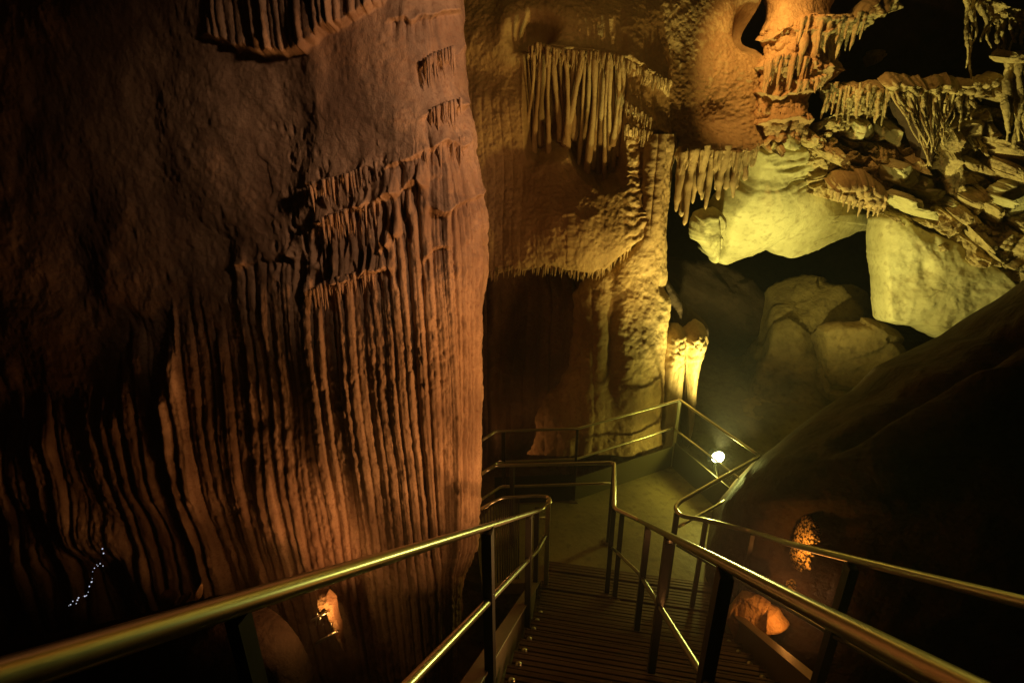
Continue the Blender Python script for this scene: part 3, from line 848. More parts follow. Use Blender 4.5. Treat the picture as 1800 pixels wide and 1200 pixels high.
def dor(px, py, P):
    x, z = P[..., 0], P[..., 2]
    D = .12 * fbm(P * 1.4, 3, 101) + .02 * fbm(P * 9, 3, 102)
    low = ss(20, 55, py)
    D = D + low * (.07 * flutes(x / .16 + .6 * vn(P * 1.3, 4), z, 105, .1) + .05 * popcorn(P, .075, 103))
    for (yy, A) in ((60, .10), (118, .12), (170, .08), (215, .10)):
        dy = py - yy - 14 * fbm(np.stack([px / 22, px * 0 + yy, px * 0], -1), 2, 7)
        D = D + A * np.where(dy < 0, np.exp(dy / 16), np.exp(-dy / 4))
    D = D - .45 * np.exp(-((((px - 1436) / 15) ** 2 + ((py - 195) / 38) ** 2)) ** 1.5)
    D = D - .25 * np.exp(-((((px - 1405) / 12) ** 2 + ((py - 128) / 14) ** 2)) ** 1.5)
    return D


sheet('flowstone_face', M_ORANGE, px, py, 6.95 + .35 * (1 - np.sqrt(np.clip(1 - t ** 2, 0, 1))) + .2 * ss(40, -60, py), dor, of, back=.9, sides='rlb')
fringe('drip_fringe', M_ORANGE, of, [(1346, 116), (1370, 106), (1400, 104), (1420, 110)], 6.85, 26, 10, 60, .03, 11)
fringe('drip_fringe', M_ORANGE, of, [(1405, 40), (1430, 34), (1460, 40)], 6.85, 16, 10, 60, .03, 12)
fringe('drip_fringe', M_ORANGE, of, [(1400, 150), (1420, 150), (1450, 140)], 6.85, 14, 6, 24, .03, 13)

# row of tapering stalactites hanging right of it
sr = empty('stalactite_row', W(1495, 60, 6.9)); sr['_org'] = tuple(sr.location)
tag(sr, 'row of tapering stalactites under a rough lip in the top right, orange on the left', 'stalactites')
slab('lip', M_BREAK, [(1405, 30), (1440, 28), (1480, 32), (1515, 26), (1540, 0), (1580, -20), (1590, 10), (1560, 22), (1538, 40), (1510, 60), (1480, 66), (1450, 62), (1420, 60)], plane((1410, 30, 6.9), (1560, 30, 7.0), (1480, -60, 6.8)), .5, lambda x, y, P: .09 * popcorn(P, .08, 111) + .05 * fbm(P * 7, 3, 5), 14, .1, 170, 30, False, 4, parent=sr)
for k, (x, ln, r) in enumerate([(1416, 80, .09), (1428, 62, .07), (1441, 98, .09), (1452, 50, .05), (1459, 60, .05), (1470, 76, .06), (1478, 44, .04), (1484, 72, .055), (1492, 36, .035), (1498, 56, .045), (1507, 62, .045), (1514, 34, .035), (1519, 42, .035), (1527, 26, .03)]):
    V, f = stal(x, 34 - (k > 9) * 6, 6.85 + .1 * (k % 2), ln, r, 300 + k, tip=.08, n=24, sides=10, noise=.6); mk('stalactite', V, f, M_ORANGE if k < 4 else M_BREAK, sr)

# ================================================================== BREAKDOWN ROCKS, right
brk = lambda A, s, seed: (lambda x, y, P: facets(P, .5, seed, .5) + .2 * facets(P, .12, seed + 3, .8) + .25 * A * fbm(P * 7, 3, seed))
corn = lambda A, size, seed: (lambda x, y, P: A * popcorn(P, size, seed) + .6 * A * fbm(P / size * .5, 3, seed))


def big_slab_disp(x, y, P):
    D = .05 * fbm(P * 1.3, 4, 121) + .006 * fbm(P * 9, 3, 122)
    # thin bedding cracks near the top
    w = y + .22 * (x - 1330) + 10 * fbm(np.stack([x / 40, y / 25, x * 0], -1), 3, 6)
    m = ss(345, 300, y)
    for c in (332, 346, 362, 377):
        D = D - m * .05 * np.exp(-((w - c) / 2.0) ** 2)
    D = D + m * .05 * (fbm(np.stack([x / 60, w / 9, x * 0], -1), 3, 8))
    return D


o = slab('ceiling_slab', M_PALE, [(1318, 330), (1330, 296), (1338, 262), (1370, 254), (1410, 256), (1452, 258), (1468, 280), (1475, 320), (1520, 350), (1575, 372), (1560, 396), (1540, 402), (1520, 410), (1490, 424), (1450, 440), (1420, 454), (1390, 461), (1366, 456), (1344, 440), (1336, 446), (1300, 458), (1268, 472), (1258, 462), (1272, 440), (1276, 405), (1282, 380)],
         lambda x, y: 7.35 + .35 * ss(1300, 1560, x) + 1.3 * ss(1400, 1580, x) ** 2 + .5 * ss(330, 470, y) - .25 * ss(320, 250, y), 1.2, big_slab_disp, 12, .18, 260, 70, False, 1.2)
tag(o, 'large smooth pale ceiling slab lit yellow, over the black hollow', 'rock')
o = slab('rock_spur', M_PALE, [(1232, 380), (1262, 372), (1282, 380), (1278, 410), (1276, 440), (1266, 471), (1252, 452), (1240, 436), (1222, 420)], plane((1230, 380, 7.15), (1280, 380, 7.2), (1262, 470, 7.3)), .5, lambda x, y, P: .07 * fbm(P * 3, 4, 125) - .06 * np.exp(-((x - 1268 - (y - 420) * .05) / 3) ** 2), 16, .06, 140, 36, True, 2.0)
tag(o, 'small pointed spur under the draperies at the left tip of the pale slab', 'rock')

o = slab('wall_block', M_PALE, [(1552, 376), (1575, 372), (1610, 392), (1650, 405), (1700, 425), (1740, 452), (1790, 492), (1815, 540), (1760, 580), (1700, 610), (1650, 594), (1625, 582), (1590, 576), (1562, 568), (1556, 552), (1553, 500), (1546, 440), (1547, 400)],
         plane((1552, 400, 7.3), (1556, 560, 7.0), (1790, 520, 6.6)), 1.3, lambda x, y, P: .10 * fbm(P * 1.6, 4, 131) + .02 * fbm(P * 9, 3, 132) - .06 * np.exp(-(((x - 1625) / 12) ** 2 + ((y - 475) / 22) ** 2)), 14, .15, 240, 60, True, 1.2)
tag(o, 'big olive-stained wall block under the breakdown, cut by the dark slope', 'rock')

# rubble face behind the breakdown blocks
nu, nv = 300, 300
uu = np.linspace(0, 1, nu)[None]; vv = np.linspace(0, 1, nv)[:, None]
px = 1425 + 480 * uu + 0 * vv
py = interp(px, [(1425, 222), (1455, 196), (1500, 176), (1560, 168), (1640, 176), (1700, 186), (1780, 196), (1905, 180)]) * (1 - vv) + vv * interp(px, [(1425, 340), (1560, 380), (1700, 470), (1905, 600)])


def drub(px, py, P):
    d1, d2, v = worley(np.stack([P[..., 0] * 1.7, P[..., 1] * 1.2, P[..., 2] * 2.4 + .6 * P[..., 0]], -1), 141)
    e1, e2, w = worley(np.stack([P[..., 0] * 4.2, P[..., 1] * 3, P[..., 2] * 5.5], -1), 142)
    D = .7 * facets(P, .7, 145, .7) + .3 * facets(P, .2, 146, .8)
    D = D + .3 * (v - .5) * ss(.02, .14, d2 - d1) + .16 * (w - .5) * ss(.02, .16, e2 - e1) - .18 * ss(.12, 0, d2 - d1)
    return D + .06 * popcorn(P, .06, 143) * ss(.0, .3, fbm(P * 1.4, 2, 9)) + .03 * fbm(P * 8, 3, 144)


o = sheet('rubble_face', M_BREAK, px, py, 7.22 - .62 * ss(1540, 1830, px), drub, None, back=.8, sides='lrbt')
tag(o, 'broken rubble face with dark gaps behind the blocks on the far right', 'rock wall')

blocks = [
    ([(1478, 238), (1486, 222), (1500, 208), (1520, 205), (1536, 222), (1536, 240), (1524, 246), (1500, 240)], 7.2, M_PALE, 'pale rounded block just under the popcorn fringe'),
    ([(1480, 242), (1505, 246), (1530, 248), (1528, 262), (1505, 268), (1486, 262)], 7.25, M_BREAK, 'tan block directly below the pale rounded block'),
    ([(1543, 220), (1560, 214), (1580, 218), (1598, 242), (1611, 264), (1596, 268), (1570, 258), (1548, 244), (1540, 232)], 7.2, M_PALE, 'pale angular block left of the dark root-like cluster'),
    ([(1526, 268), (1545, 262), (1570, 264), (1612, 272), (1614, 286), (1590, 290), (1555, 284), (1532, 280)], 7.15, M_BREAK, 'rough brown shelf below the pale angular block'),
    ([(1564, 296), (1590, 288), (1625, 300), (1645, 318), (1668, 352), (1676, 372), (1655, 362), (1620, 340), (1590, 326), (1572, 316)], 7.0, M_PALE, 'long pale wedge slanting down to the right below the root-like cluster'),
    ([(1570, 340), (1592, 338), (1612, 346), (1634, 368), (1638, 388), (1622, 384), (1596, 372), (1578, 358)], 6.9, M_PALE, 'leaf-shaped pale slab with a dark gap under it'),
    ([(1650, 300), (1650, 262), (1664, 246), (1676, 232), (1692, 236), (1690, 262), (1694, 300), (1698, 340), (1684, 372), (1672, 350), (1660, 325)], 6.85, M_BREAK, 'upright popcorn-crusted rib standing in the rubble'),
    ([(1676, 232), (1700, 236), (1725, 246), (1752, 262), (1748, 274), (1738, 268), (1715, 254), (1690, 250)], 6.8, M_BREAK, 'narrow arched ledge over a black pocket'),
    ([(1710, 292), (1728, 288), (1750, 298), (1772, 314), (1782, 328), (1762, 322), (1740, 308), (1718, 304)], 6.75, M_BREAK, 'slanting sliver of rock inside the black pocket'),
    ([(1762, 352), (1778, 336), (1805, 320), (1840, 330), (1840, 400), (1800, 408), (1788, 392), (1772, 366)], 6.5, M_PALE, 'smooth pale boulder at the right edge'),
    ([(1688, 348), (1712, 340), (1740, 334), (1744, 352), (1728, 362), (1700, 366)], 6.75, M_BREAK, 'coral-crusted knob below the black pocket'),
    ([(1742, 358), (1760, 352), (1766, 372), (1762, 400), (1750, 392), (1742, 374)], 6.65, M_BREAK, 'small hanging tooth of rock left of the edge boulder'),
    ([(1760, 246), (1790, 250), (1830, 262), (1830, 296), (1796, 290), (1776, 280), (1766, 264)], 6.6, M_BREAK, 'pale shelf at the right edge above the smooth boulder'),
    ([(1672, 376), (1700, 372), (1722, 382), (1740, 402), (1722, 408), (1696, 398)], 6.8, M_BREAK, 'low crusted ledge above the olive wall block'),
    ([(1716, 412), (1742, 420), (1768, 440), (1790, 470), (1772, 476), (1744, 452), (1722, 432)], 6.65, M_BREAK, 'lowest rough ledge beside the dark slope'),
    ([(1342, 262), (1352, 246), (1366, 244), (1376, 254), (1370, 264), (1352, 268)], 7.05, M_BREAK, 'small lit stone at the lower left of the orange flowstone'),
    ([(1374, 262), (1382, 246), (1396, 238), (1406, 246), (1404, 258), (1390, 266)], 7.05, M_PALE, 'small bright stone below the middle of the orange flowstone'),
    ([(1404, 252), (1412, 236), (1424, 228), (1440, 236), (1438, 256), (1420, 262)], 7.1, M_BREAK, 'jagged stone wedged between the orange flowstone and the pale slab'),
    ([(1446, 268), (1462, 262), (1486, 266), (1496, 282), (1484, 296), (1462, 290), (1450, 282)], 7.05, M_BREAK, 'crumbling stone on the shoulder of the pale ceiling slab'),
    ([(1600, 286), (1618, 278), (1634, 300), (1642, 316), (1628, 312), (1610, 302)], 6.95, M_BREAK, 'tan splinter above the long pale wedge'),
    ([(1616, 392), (1640, 390), (1668, 384), (1676, 400), (1660, 408), (1634, 404)], 6.95, M_BREAK, 'dark-edged stone resting on top of the olive wall block'),
    ([(1752, 300), (1770, 284), (1790, 290), (1800, 308), (1786, 322), (1766, 316)], 6.55, M_BREAK, 'rough stone just above the smooth edge boulder'),
    ([(1432, 238), (1450, 232), (1470, 244), (1478, 262), (1462, 272), (1440, 262)], 7.2, M_BREAK, 'small crumbled block at the foot of the orange flowstone'),
]
for k, (ol, yy, m, lab) in enumerate(blocks):
    xs = [p[0] for p in ol]; ys = [p[1] for p in ol]
    cx, cy = sum(xs) / len(xs), sum(ys) / len(ys)
    rg = np.random.default_rng(k + 5)
    gx, gy = rg.uniform(-.002, .002), rg.uniform(.001, .004)
    dd = brk(.05, 3.2, 150 + k) if m is M_PALE else (lambda x, y, P, s=k: .045 * popcorn(P, .055, 160 + s) * ss(-.2, .3, fbm(P * 3, 2, s)) + facets(P, .36, 170 + s, .6) + .3 * facets(P, .09, 180 + s, .8))
    o = slab('breakdown_block', m, ol, lambda x, y: yy + gx * (x - cx) + gy * (y - cy), .55, dd, 6, .05, 170, 36, False, 3.5, seed=k)
    tag(o, lab, 'rock', 'breakdown blocks on the right wall')

# popcorn ledge with its own stalactites
pc = empty('popcorn_ledge', W(1515, 350, 6.8)); pc['_org'] = tuple(pc.location)
tag(pc, 'crusted popcorn ledge with short stalactites hanging over the black hollow', 'stalactites')
slab('ledge', M_DRAPE, [(1458, 332), (1470, 318), (1500, 312), (1525, 316), (1550, 330), (1566, 345), (1562, 362), (1548, 374), (1520, 368), (1490, 358), (1466, 348)], plane((1460, 330, 6.9), (1565, 340, 6.8), (1510, 370, 6.95)), .6, corn(.075, .085, 181), 10, .08, 170, 36, False, 2.5, parent=pc)
for k, (x, y, ln, r) in enumerate([(1462, 340, 10, .03), (1474, 346, 12, .03), (1484, 350, 16, .035), (1495, 354, 22, .03), (1503, 358, 12, .03), (1514, 360, 24, .03), (1529, 364, 22, .03), (1539, 366, 17, .03), (1546, 368, 16, .03), (1555, 364, 10, .03)]):
    V, f = stal(x, y - 2, 6.82, ln, r, 400 + k, n=14, noise=.4); mk('stalactite', V, f, M_DRAPE, pc)

# crusted fringe, upper right
cf = empty('popcorn_fringe', W(1510, 160, 6.9)); cf['_org'] = tuple(cf.location)
tag(cf, 'pale ragged curtain of drips hanging over the pale rounded block', 'stalactites')
slab('crust', M_BREAK, [(1448, 160), (1470, 150), (1510, 148), (1560, 146), (1568, 170), (1562, 190), (1548, 206), (1530, 212), (1510, 208), (1490, 208), (1472, 206), (1460, 192), (1452, 175)], plane((1450, 150, 7.05), (1565, 150, 7.05), (1510, 210, 7.15)), .4, corn(.09, .075, 191), 12, .08, 200, 40, False, 3, parent=cf)
rg = np.random.default_rng(77)
for k in range(30):
    x = 1452 + 112 * (k + rg.random()) / 30; y = 150 + rg.uniform(0, 25)
    V, f = stal(x, y, 6.9 + rg.uniform(-.05, .1), rg.uniform(22, 52), rg.uniform(.014, .032), 500 + k, lean=rg.uniform(-.25, .25), n=18, noise=.5, pw=.45, tip=.2); mk('drip', V, f, M_BREAK, cf)

# dark root-like cluster hanging as a wedge
rt = empty('helictite_cluster', W(1630, 150, 6.6)); rt['_org'] = tuple(rt.location)
tag(rt, 'dark wedge of root-like twisting stone strands pointing down among the pale blocks', 'stalactites')
slab('crown', M_BREAK, [(1552, 152), (1570, 140), (1600, 146), (1640, 152), (1675, 140), (1700, 150), (1690, 164), (1660, 166), (1620, 164), (1575, 162)], plane((1560, 150, 6.65), (1690, 150, 6.6), (1620, 170, 6.7)), .4, corn(.10, .07, 195), 8, .05, 170, 26, False, 4, parent=rt)
slab('core', M_NEAR, [(1562, 156), (1600, 150), (1670, 150), (1692, 160), (1668, 200), (1650, 250), (1636, 300), (1624, 270), (1600, 220), (1578, 185)], plane((1562, 156, 6.85), (1690, 156, 6.85), (1636, 300, 6.85)), .35, lambda x, y, P: .05 * fbm(P * 6, 3, 197), 12, .05, 120, 26, False, 2, parent=rt)
for k in range(34):
    x0 = 1562 + 128 * (k + rg.random()) / 34
    tx = 1637 + (x0 - 1628) * rg.uniform(.1, .85); y0 = 154 + rg.uniform(-6, 10)
    y1 = np.interp(abs(tx - 1634), [0, 20, 45, 75], [300, 262, 215, 180]) * rg.uniform(.86, 1.0)
    t = np.linspace(0, 1, 26)
    xs = x0 + (tx - x0) * ss(0, 1, t) + 4.5 * np.sin(t * rg.uniform(5, 11) + rg.uniform(0, 6)) * t
    ys = y0 + (y1 - y0) * t
    path = W(xs, ys, 6.6 + .12 * rg.random() + .05 * np.sin(t * 7 + k))
    V, f = tube(path, rg.uniform(.010, .019) * (1.1 - .6 * t) * (1 + .25 * vn(np.stack([t * 14, t * 0 + k, t * 0], -1), k)), 7, .4, k); mk('strand', V, f, M_BREAK, rt)

# ropes of stone hanging at the right edge
def ropes(label, specs, Y, seed, crust=None):
    e = empty('stalactite_cluster', W(specs[0][0], specs[0][1], Y)); e['_org'] = tuple(e.location)
    tag(e, label, 'stalactites')
    g = np.random.default_rng(seed)
    if crust: slab('crown', M_BREAK, crust, plane((crust[0][0], crust[0][1], Y), (crust[0][0] + 60, crust[0][1], Y), (crust[0][0], crust[0][1] + 40, Y + .05)), .4, corn(.09, .075, seed), 8, .05, 140, 26, False, 4, parent=e)
    for k, (x, y, ln, r, sw) in enumerate(specs):
        t = np.linspace(0, 1, 30)
        xs = x + sw * np.sin(t * math.pi * .9) + 2.5 * np.sin(t * 9 + k)
        path = W(xs, y + ln * t, Y + .1 * g.random() + .04 * np.sin(t * 8 + k))
        V, f = tube(path, r * (1.1 - .7 * t ** 2) * (1 + .35 * vn(np.stack([t * 22, t * 0 + k, t * 0], -1), seed + k)), 8, .6, seed + k); mk('stalactite', V, f, M_BREAK, e)
    return e


ropes('tangle of thin looping drips below a lip near the top right corner', [(1695, -10, 130, .022, 6), (1704, -8, 90, .015, 12), (1712, 0, 70, .018, -4), (1722, 2, 72, .016, 10), (1732, 10, 60, .018, 6), (1742, 30, 55, .016, -5), (1750, 34, 58, .02, 5), (1760, 34, 50, .016, 4), (1768, 32, 60, .02, -4), (1776, 34, 56, .016, 3), (1786, 36, 40, .02, 0), (1795, 38, 48, .018, 2)], 6.4, 610, [(1680, -20), (1720, -6), (1736, 20), (1750, 36), (1780, 34), (1820, 40), (1820, 22), (1770, 18), (1745, 8), (1728, -24)])
ropes('long dark ropes of stone dropping down at the right edge to the smooth boulder', [(1768, 98, 150, .035, 2), (1776, 94, 140, .03, -2), (1784, 96, 165, .035, 3), (1793, 98, 150, .035, 0), (1802, 96, 150, .04, 0), (1772, 100, 90, .02, -5)], 6.2, 640, [(1758, 100), (1775, 88), (1800, 92), (1830, 90), (1830, 112), (1795, 112), (1770, 112)])
ropes('thin single strand and stubs hanging beside the dark root-like cluster', [(1703, 60, 95, .012, 3), (1699, 150, 60, .022, 2), (1690, 150, 80, .022, -3), (1708, 160, 50, .018, 3), (1683, 150, 48, .02, 6), (1716, 150, 42, .018, -8), (1726, 148, 30, .016, -10)], 6.6, 660, [(1676, 150), (1700, 140), (1730, 138), (1760, 128), (1770, 140), (1745, 158), (1715, 172), (1690, 166)])
o = slab('popcorn_cluster', M_BREAK, [(1722, 170), (1735, 160), (1752, 152), (1766, 148), (1772, 165), (1770, 184), (1750, 180), (1730, 174)], plane((1722, 160, 6.6), (1770, 160, 6.55), (1750, 184, 6.6)), .4, corn(.09, .09, 671), 9, .08, 120, 26, False, 3)
tag(o, 'bright popcorn lump above the arched ledge, right of the root-like cluster', 'rock')
o = slab('popcorn_cluster', M_BREAK, [(1538, 98), (1546, 84), (1556, 94), (1554, 104), (1546, 112)], plane((1540, 90, 7.6), (1556, 90, 7.6), (1546, 110, 7.6)), .6, corn(.07, .06, 672), 6, .04, 80, 20, False, 2)
tag(o, 'small isolated popcorn lump in the dark right of the stalactite row', 'rock')
# dark ceiling mass behind the clusters
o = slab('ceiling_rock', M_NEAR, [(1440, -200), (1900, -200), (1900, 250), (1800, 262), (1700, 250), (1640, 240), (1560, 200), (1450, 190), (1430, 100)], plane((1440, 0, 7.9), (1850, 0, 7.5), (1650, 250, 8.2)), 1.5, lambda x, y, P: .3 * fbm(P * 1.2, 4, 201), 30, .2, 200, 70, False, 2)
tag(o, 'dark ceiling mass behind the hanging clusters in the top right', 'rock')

# ================================================================== HOLLOW: boulders and ground
def boulder(name, mat, px_, py_, Y0, size, seed, label, nf=14, rnd=14, A=.06, rot=0):
    g = np.random.default_rng(seed)
    nl, nt = 90, 120
    ph = np.linspace(0.001, np.pi - .001, nl)[:, None]; tt = np.linspace(0, 2 * np.pi, nt, endpoint=False)[None]
    D = np.stack([np.sin(ph) * np.cos(tt), np.sin(ph) * np.sin(tt), np.cos(ph) + 0 * tt], -1)
    N = g.normal(size=(nf, 3)); N /= np.linalg.norm(N, axis=1, keepdims=True); dd = g.uniform(.72, 1.0, nf)
    k = (np.clip(D @ N.T, .02, None) / dd)
    r = 1 / (np.sum(k ** rnd, -1) ** (1 / rnd))
    P = D * np.minimum(r, 1.35)[..., None] * np.array(size)
    c, s = math.cos(rot), math.sin(rot)
    P = np.stack([P[..., 0] * c - P[..., 2] * s, P[..., 1], P[..., 0] * s + P[..., 2] * c], -1)
    P = P + W(px_, py_, Y0)
    P = P + D * (A * fbm(P * 2.2, 4, seed) + .18 * facets(P, .6, seed, .6) + .06 * facets(P, .16, seed + 2, .9) + .012 * fbm(P * 11, 3, seed + 1))[..., None]
    o = mk(name, P.reshape(-1, 3), gridfaces(nl, nt, True), mat)
    return tag(o, label, 'boulder', 'boulders in the hollow')


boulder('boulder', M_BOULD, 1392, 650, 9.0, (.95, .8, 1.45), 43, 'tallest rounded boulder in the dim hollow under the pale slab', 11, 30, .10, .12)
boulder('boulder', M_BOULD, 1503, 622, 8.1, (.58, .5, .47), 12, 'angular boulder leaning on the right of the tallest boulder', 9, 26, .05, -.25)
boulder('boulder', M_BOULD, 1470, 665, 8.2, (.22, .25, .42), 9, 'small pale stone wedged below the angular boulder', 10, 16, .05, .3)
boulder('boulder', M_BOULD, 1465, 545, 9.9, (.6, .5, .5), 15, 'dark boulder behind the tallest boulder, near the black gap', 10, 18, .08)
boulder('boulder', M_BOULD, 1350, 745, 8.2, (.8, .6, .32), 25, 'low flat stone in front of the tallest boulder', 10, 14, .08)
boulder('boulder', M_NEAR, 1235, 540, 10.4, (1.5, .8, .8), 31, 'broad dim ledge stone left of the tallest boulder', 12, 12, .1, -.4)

# ground sheet
nu, nv = 340, 340
gx = np.linspace(-9, 12, nu)[None] + 0 * np.zeros((nv, 1)); gy = np.linspace(-4, 16, nv)[:, None] + 0 * gx
base = -.75 + .55 * ss(5.6, 8, gy) * ss(1.5, 3.5, gx) + .55 * ss(8, 11, gy) - .5 * ss(3.5, 1, gy) + .5 * ss(4, 8, gx)
P = np.stack([gx, gy, base], -1)
P[..., 2] += .18 * fbm(P * .9, 4, 211) + .05 * fbm(P * 4, 3, 212)
o = mk('cave_floor', P.reshape(-1, 3), gridfaces(nv, nu), M_GROUND)
tag(o, kind='structure')
# cave shell: one rough vault around everything
nl, nt = 110, 200
ph = np.linspace(0.02, math.pi * .62, nl)[:, None]; tt = np.linspace(0, 2 * np.pi, nt, endpoint=False)[None]
D = np.stack([np.sin(ph) * np.cos(tt), np.sin(ph) * np.sin(tt), np.cos(ph) + 0 * tt], -1)
P = D * np.array([11.5, 11.5, 8.5]) + np.array([1.0, 3.5, 1.0])
P = P + D * (1.0 * fbm(P * .35, 4, 221) + .15 * fbm(P * 1.5, 3, 222))[..., None]
o = mk('cave_vault', P.reshape(-1, 3), gridfaces(nl, nt, True), M_NEAR)
tag(o, kind='structure')

# ================================================================== RIGHT DARK SLOPE
nu, nv = 260, 320
uu = np.linspace(0, 1, nu)[None]; vv = np.linspace(0, 1, nv)[:, None]
py = 380 + (1290 - 380) * vv + 0 * uu
xe = interp(py, [(380, 1960), (440, 1880), (490, 1800), (545, 1722), (590, 1652), (620, 1590), (645, 1540), (690, 1490), (730, 1432), (770, 1382), (805, 1336), (840, 1306), (880, 1276), (915, 1262), (960, 1245), (1010, 1238), (1100, 1250), (1290, 1300)])
xe = xe + 5 * fbm(np.stack([py / 40, py * 0, py * 0], -1), 3, 3)
px = xe + (2150 - xe) * uu ** 1.25
t = np.clip((px - xe) / 320, 0, 1)
yb = interp(py, [(380, 4.6), (490, 4.7), (590, 5.2), (700, 4.9), (805, 4.45), (880, 4.3), (960, 4.25), (1050, 4.2), (1290, 3.9)])
yb = yb - interp(py, [(380, 1.6), (600, 2.0), (800, 1.25), (960, 1.0), (1050, .95), (1100, .9), (1290, .8)]) * np.sqrt(np.clip(1 - (1 - t) ** 2, 0, 1))


def dslope(px, py, P):
    D = (.14 * fbm(P * 1.0, 4, 231) + .025 * fbm(P * np.array([3, 3, 2.0]), 4, 232)) * ss(0, 60, px - xe)
    D = D - .12 * np.exp(-((py - 760 + (px - 1500) * .62) / 14) ** 2) * ss(1440, 1500, px)
    return D


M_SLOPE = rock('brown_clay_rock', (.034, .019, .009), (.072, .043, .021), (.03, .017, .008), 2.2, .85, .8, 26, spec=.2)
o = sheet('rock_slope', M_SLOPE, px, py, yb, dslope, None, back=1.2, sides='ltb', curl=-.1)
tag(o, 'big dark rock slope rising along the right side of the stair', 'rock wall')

# rocks low right, lit orange
o = slab('lit_rock', M_ORANGE, [(1270, 1090), (1284, 1062), (1298, 1050), (1318, 1054), (1338, 1068), (1358, 1080), (1372, 1098), (1381, 1114), (1362, 1116), (1350, 1124), (1340, 1136), (1316, 1140), (1284, 1124)], plane((1296, 1070, 3.45), (1380, 1110, 3.2), (1310, 1120, 3.35)), .3, lambda x, y, P: .03 * fbm(P * 8, 4, 241) + facets(P, .22, 242, .5) + .15 * facets(P, .05, 243, .9), 12, .05, 170, 44, True, 1.5)
tag(o, 'smooth rock glowing orange just outside the right of the stair', 'rock')
M_SPECK, _nt, _b = nodes('lit_speckle_crust')  # orange light specks and dark gaps painted into the rock colour
_g = _nt.nodes.new('ShaderNodeNewGeometry'); _n = _nt.nodes.new('ShaderNodeTexNoise'); _n.inputs['Scale'].default_value = 55; _n.inputs['Detail'].default_value = 4
_r = _nt.nodes.new('ShaderNodeValToRGB'); _nt.links.new(_g.outputs['Position'], _n.inputs['Vector']); _nt.links.new(_n.outputs['Fac'], _r.inputs[0]); _nt.links.new(_r.outputs[0], _b.inputs['Base Color'])
_r.color_ramp.elements[0].position = .47; _r.color_ramp.elements[0].color = (.018, .010, .005, 1); _r.color_ramp.elements[1].position = .53; _r.color_ramp.elements[1].color = (.62, .42, .18, 1)
_b.inputs['Roughness'].default_value = .6
gd = lambda x, y, P: .08 * popcorn(P, .036, 251) + .02 * fbm(P * 20, 2, 3)
o = slab('crusted_rock', M_SPECK, [(1405, 1004), (1401, 985), (1407, 962), (1413, 938), (1424, 914), (1434, 913), (1441, 924), (1437, 944), (1428, 964), (1418, 986), (1410, 1006)], plane((1406, 1000, 3.2), (1446, 1000, 3.2), (1425, 915, 3.30)), .25, gd, 12, .03, 140, 44, True, 1)
tag(o, 'crusted rock with painted orange light speckle above the right handrail', 'rock')
o = slab('crusted_rock', M_SPECK, [(1376, 1044), (1380, 1032), (1390, 1020), (1398, 1020), (1392, 1036), (1384, 1048)], plane((1376, 1040, 3.15), (1398, 1040, 3.15), (1390, 1020, 3.2)), .1, gd, 6, .02, 80, 20, True, 1)
tag(o, 'thin orange-lit chip below the speckled crusted rock', 'rock')
o = slab('crusted_rock', M_SPECK, [(1336, 1040), (1342, 1026), (1352, 1014), (1360, 1022), (1358, 1040), (1348, 1052)], plane((1336, 1040, 3.4), (1360, 1040, 3.4), (1350, 1015, 3.45)), .12, gd, 6, .02, 80, 20, True, 1)
tag(o, 'dim orange pointed chip left of the thin chip', 'rock')

# ================================================================== LOWER LEFT
tips = [([(276, 1062), (279, 1050), (288, 1045), (300, 1046), (304, 1056), (296, 1072), (280, 1074)], 'rounded rock tip glowing red-orange at the foot of the fluted wall'),
        ([(308, 1060), (318, 1052), (326, 1046), (329, 1052), (322, 1064), (310, 1068)], 'low sliver of rock between the two glowing tips'),
        ([(341, 1052), (344, 1038), (348, 1034), (350, 1042), (348, 1056), (342, 1058)], 'narrow pale tip standing right of the red-orange rock')]
for k, (ol, lab) in enumerate(tips):
    x, y = ol[0]
    o = slab('rock_tip', M_ORANGE, ol, lambda a, b: 3.08 + 0 * a, .12, lambda a, b, P: .02 * fbm(P * 14, 3, 9), 6, .03, 80, 20, True, .6)
    tag(o, lab, 'rock')
o = slab('torn_rock', M_ORANGE, [(553, 1050), (560, 1044), (574, 1044), (588, 1056), (592, 1080), (598, 1104), (606, 1150), (596, 1130), (588, 1108), (580, 1090), (574, 1070), (566, 1062), (562, 1076), (556, 1066)], lambda a, b: 2.98 + 0 * a, .12, lambda a, b, P: .02 * fbm(P * 14, 3, 9), 6, .03, 130, 24, False, 1, centre=(575, 1058))
tag(o, 'torn orange rock edge beside a gap showing a lower railing', 'rock')
lr = empty('lower_railing', W(575, 1130, 3.05)); lr['_org'] = tuple(lr.location)
tag(lr, 'scrap of a bright railing seen in the gap under the left handrail', 'railing')
V, f = tube(W([548, 577], [1090, 1074], [2.93, 2.93]), .012, 10); mk('handrail', V, f, M_STEEL, lr)
V, f = tube(W([556, 594], [1130, 1108], [2.93, 2.93]), .012, 10); mk('mid_rail', V, f, M_STEEL, lr)
for (xa, ya, xb, yb_) in ((558, 1076, 555, 1100), (563, 1084, 561, 1096), (583, 1094, 581, 1106)):
    V, f = tube(W([xa, xb], [ya, yb_], [2.95, 2.95]), .006, 8); mk('picket', V, f, M_STEEL, lr)
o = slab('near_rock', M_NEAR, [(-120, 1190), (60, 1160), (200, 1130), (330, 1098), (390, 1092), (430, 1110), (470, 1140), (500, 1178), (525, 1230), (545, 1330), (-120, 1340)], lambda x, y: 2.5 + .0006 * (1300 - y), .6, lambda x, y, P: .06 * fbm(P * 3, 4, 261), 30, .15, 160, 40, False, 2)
tag(o, 'black near rock under the left handrail in the bottom left corner', 'rock')
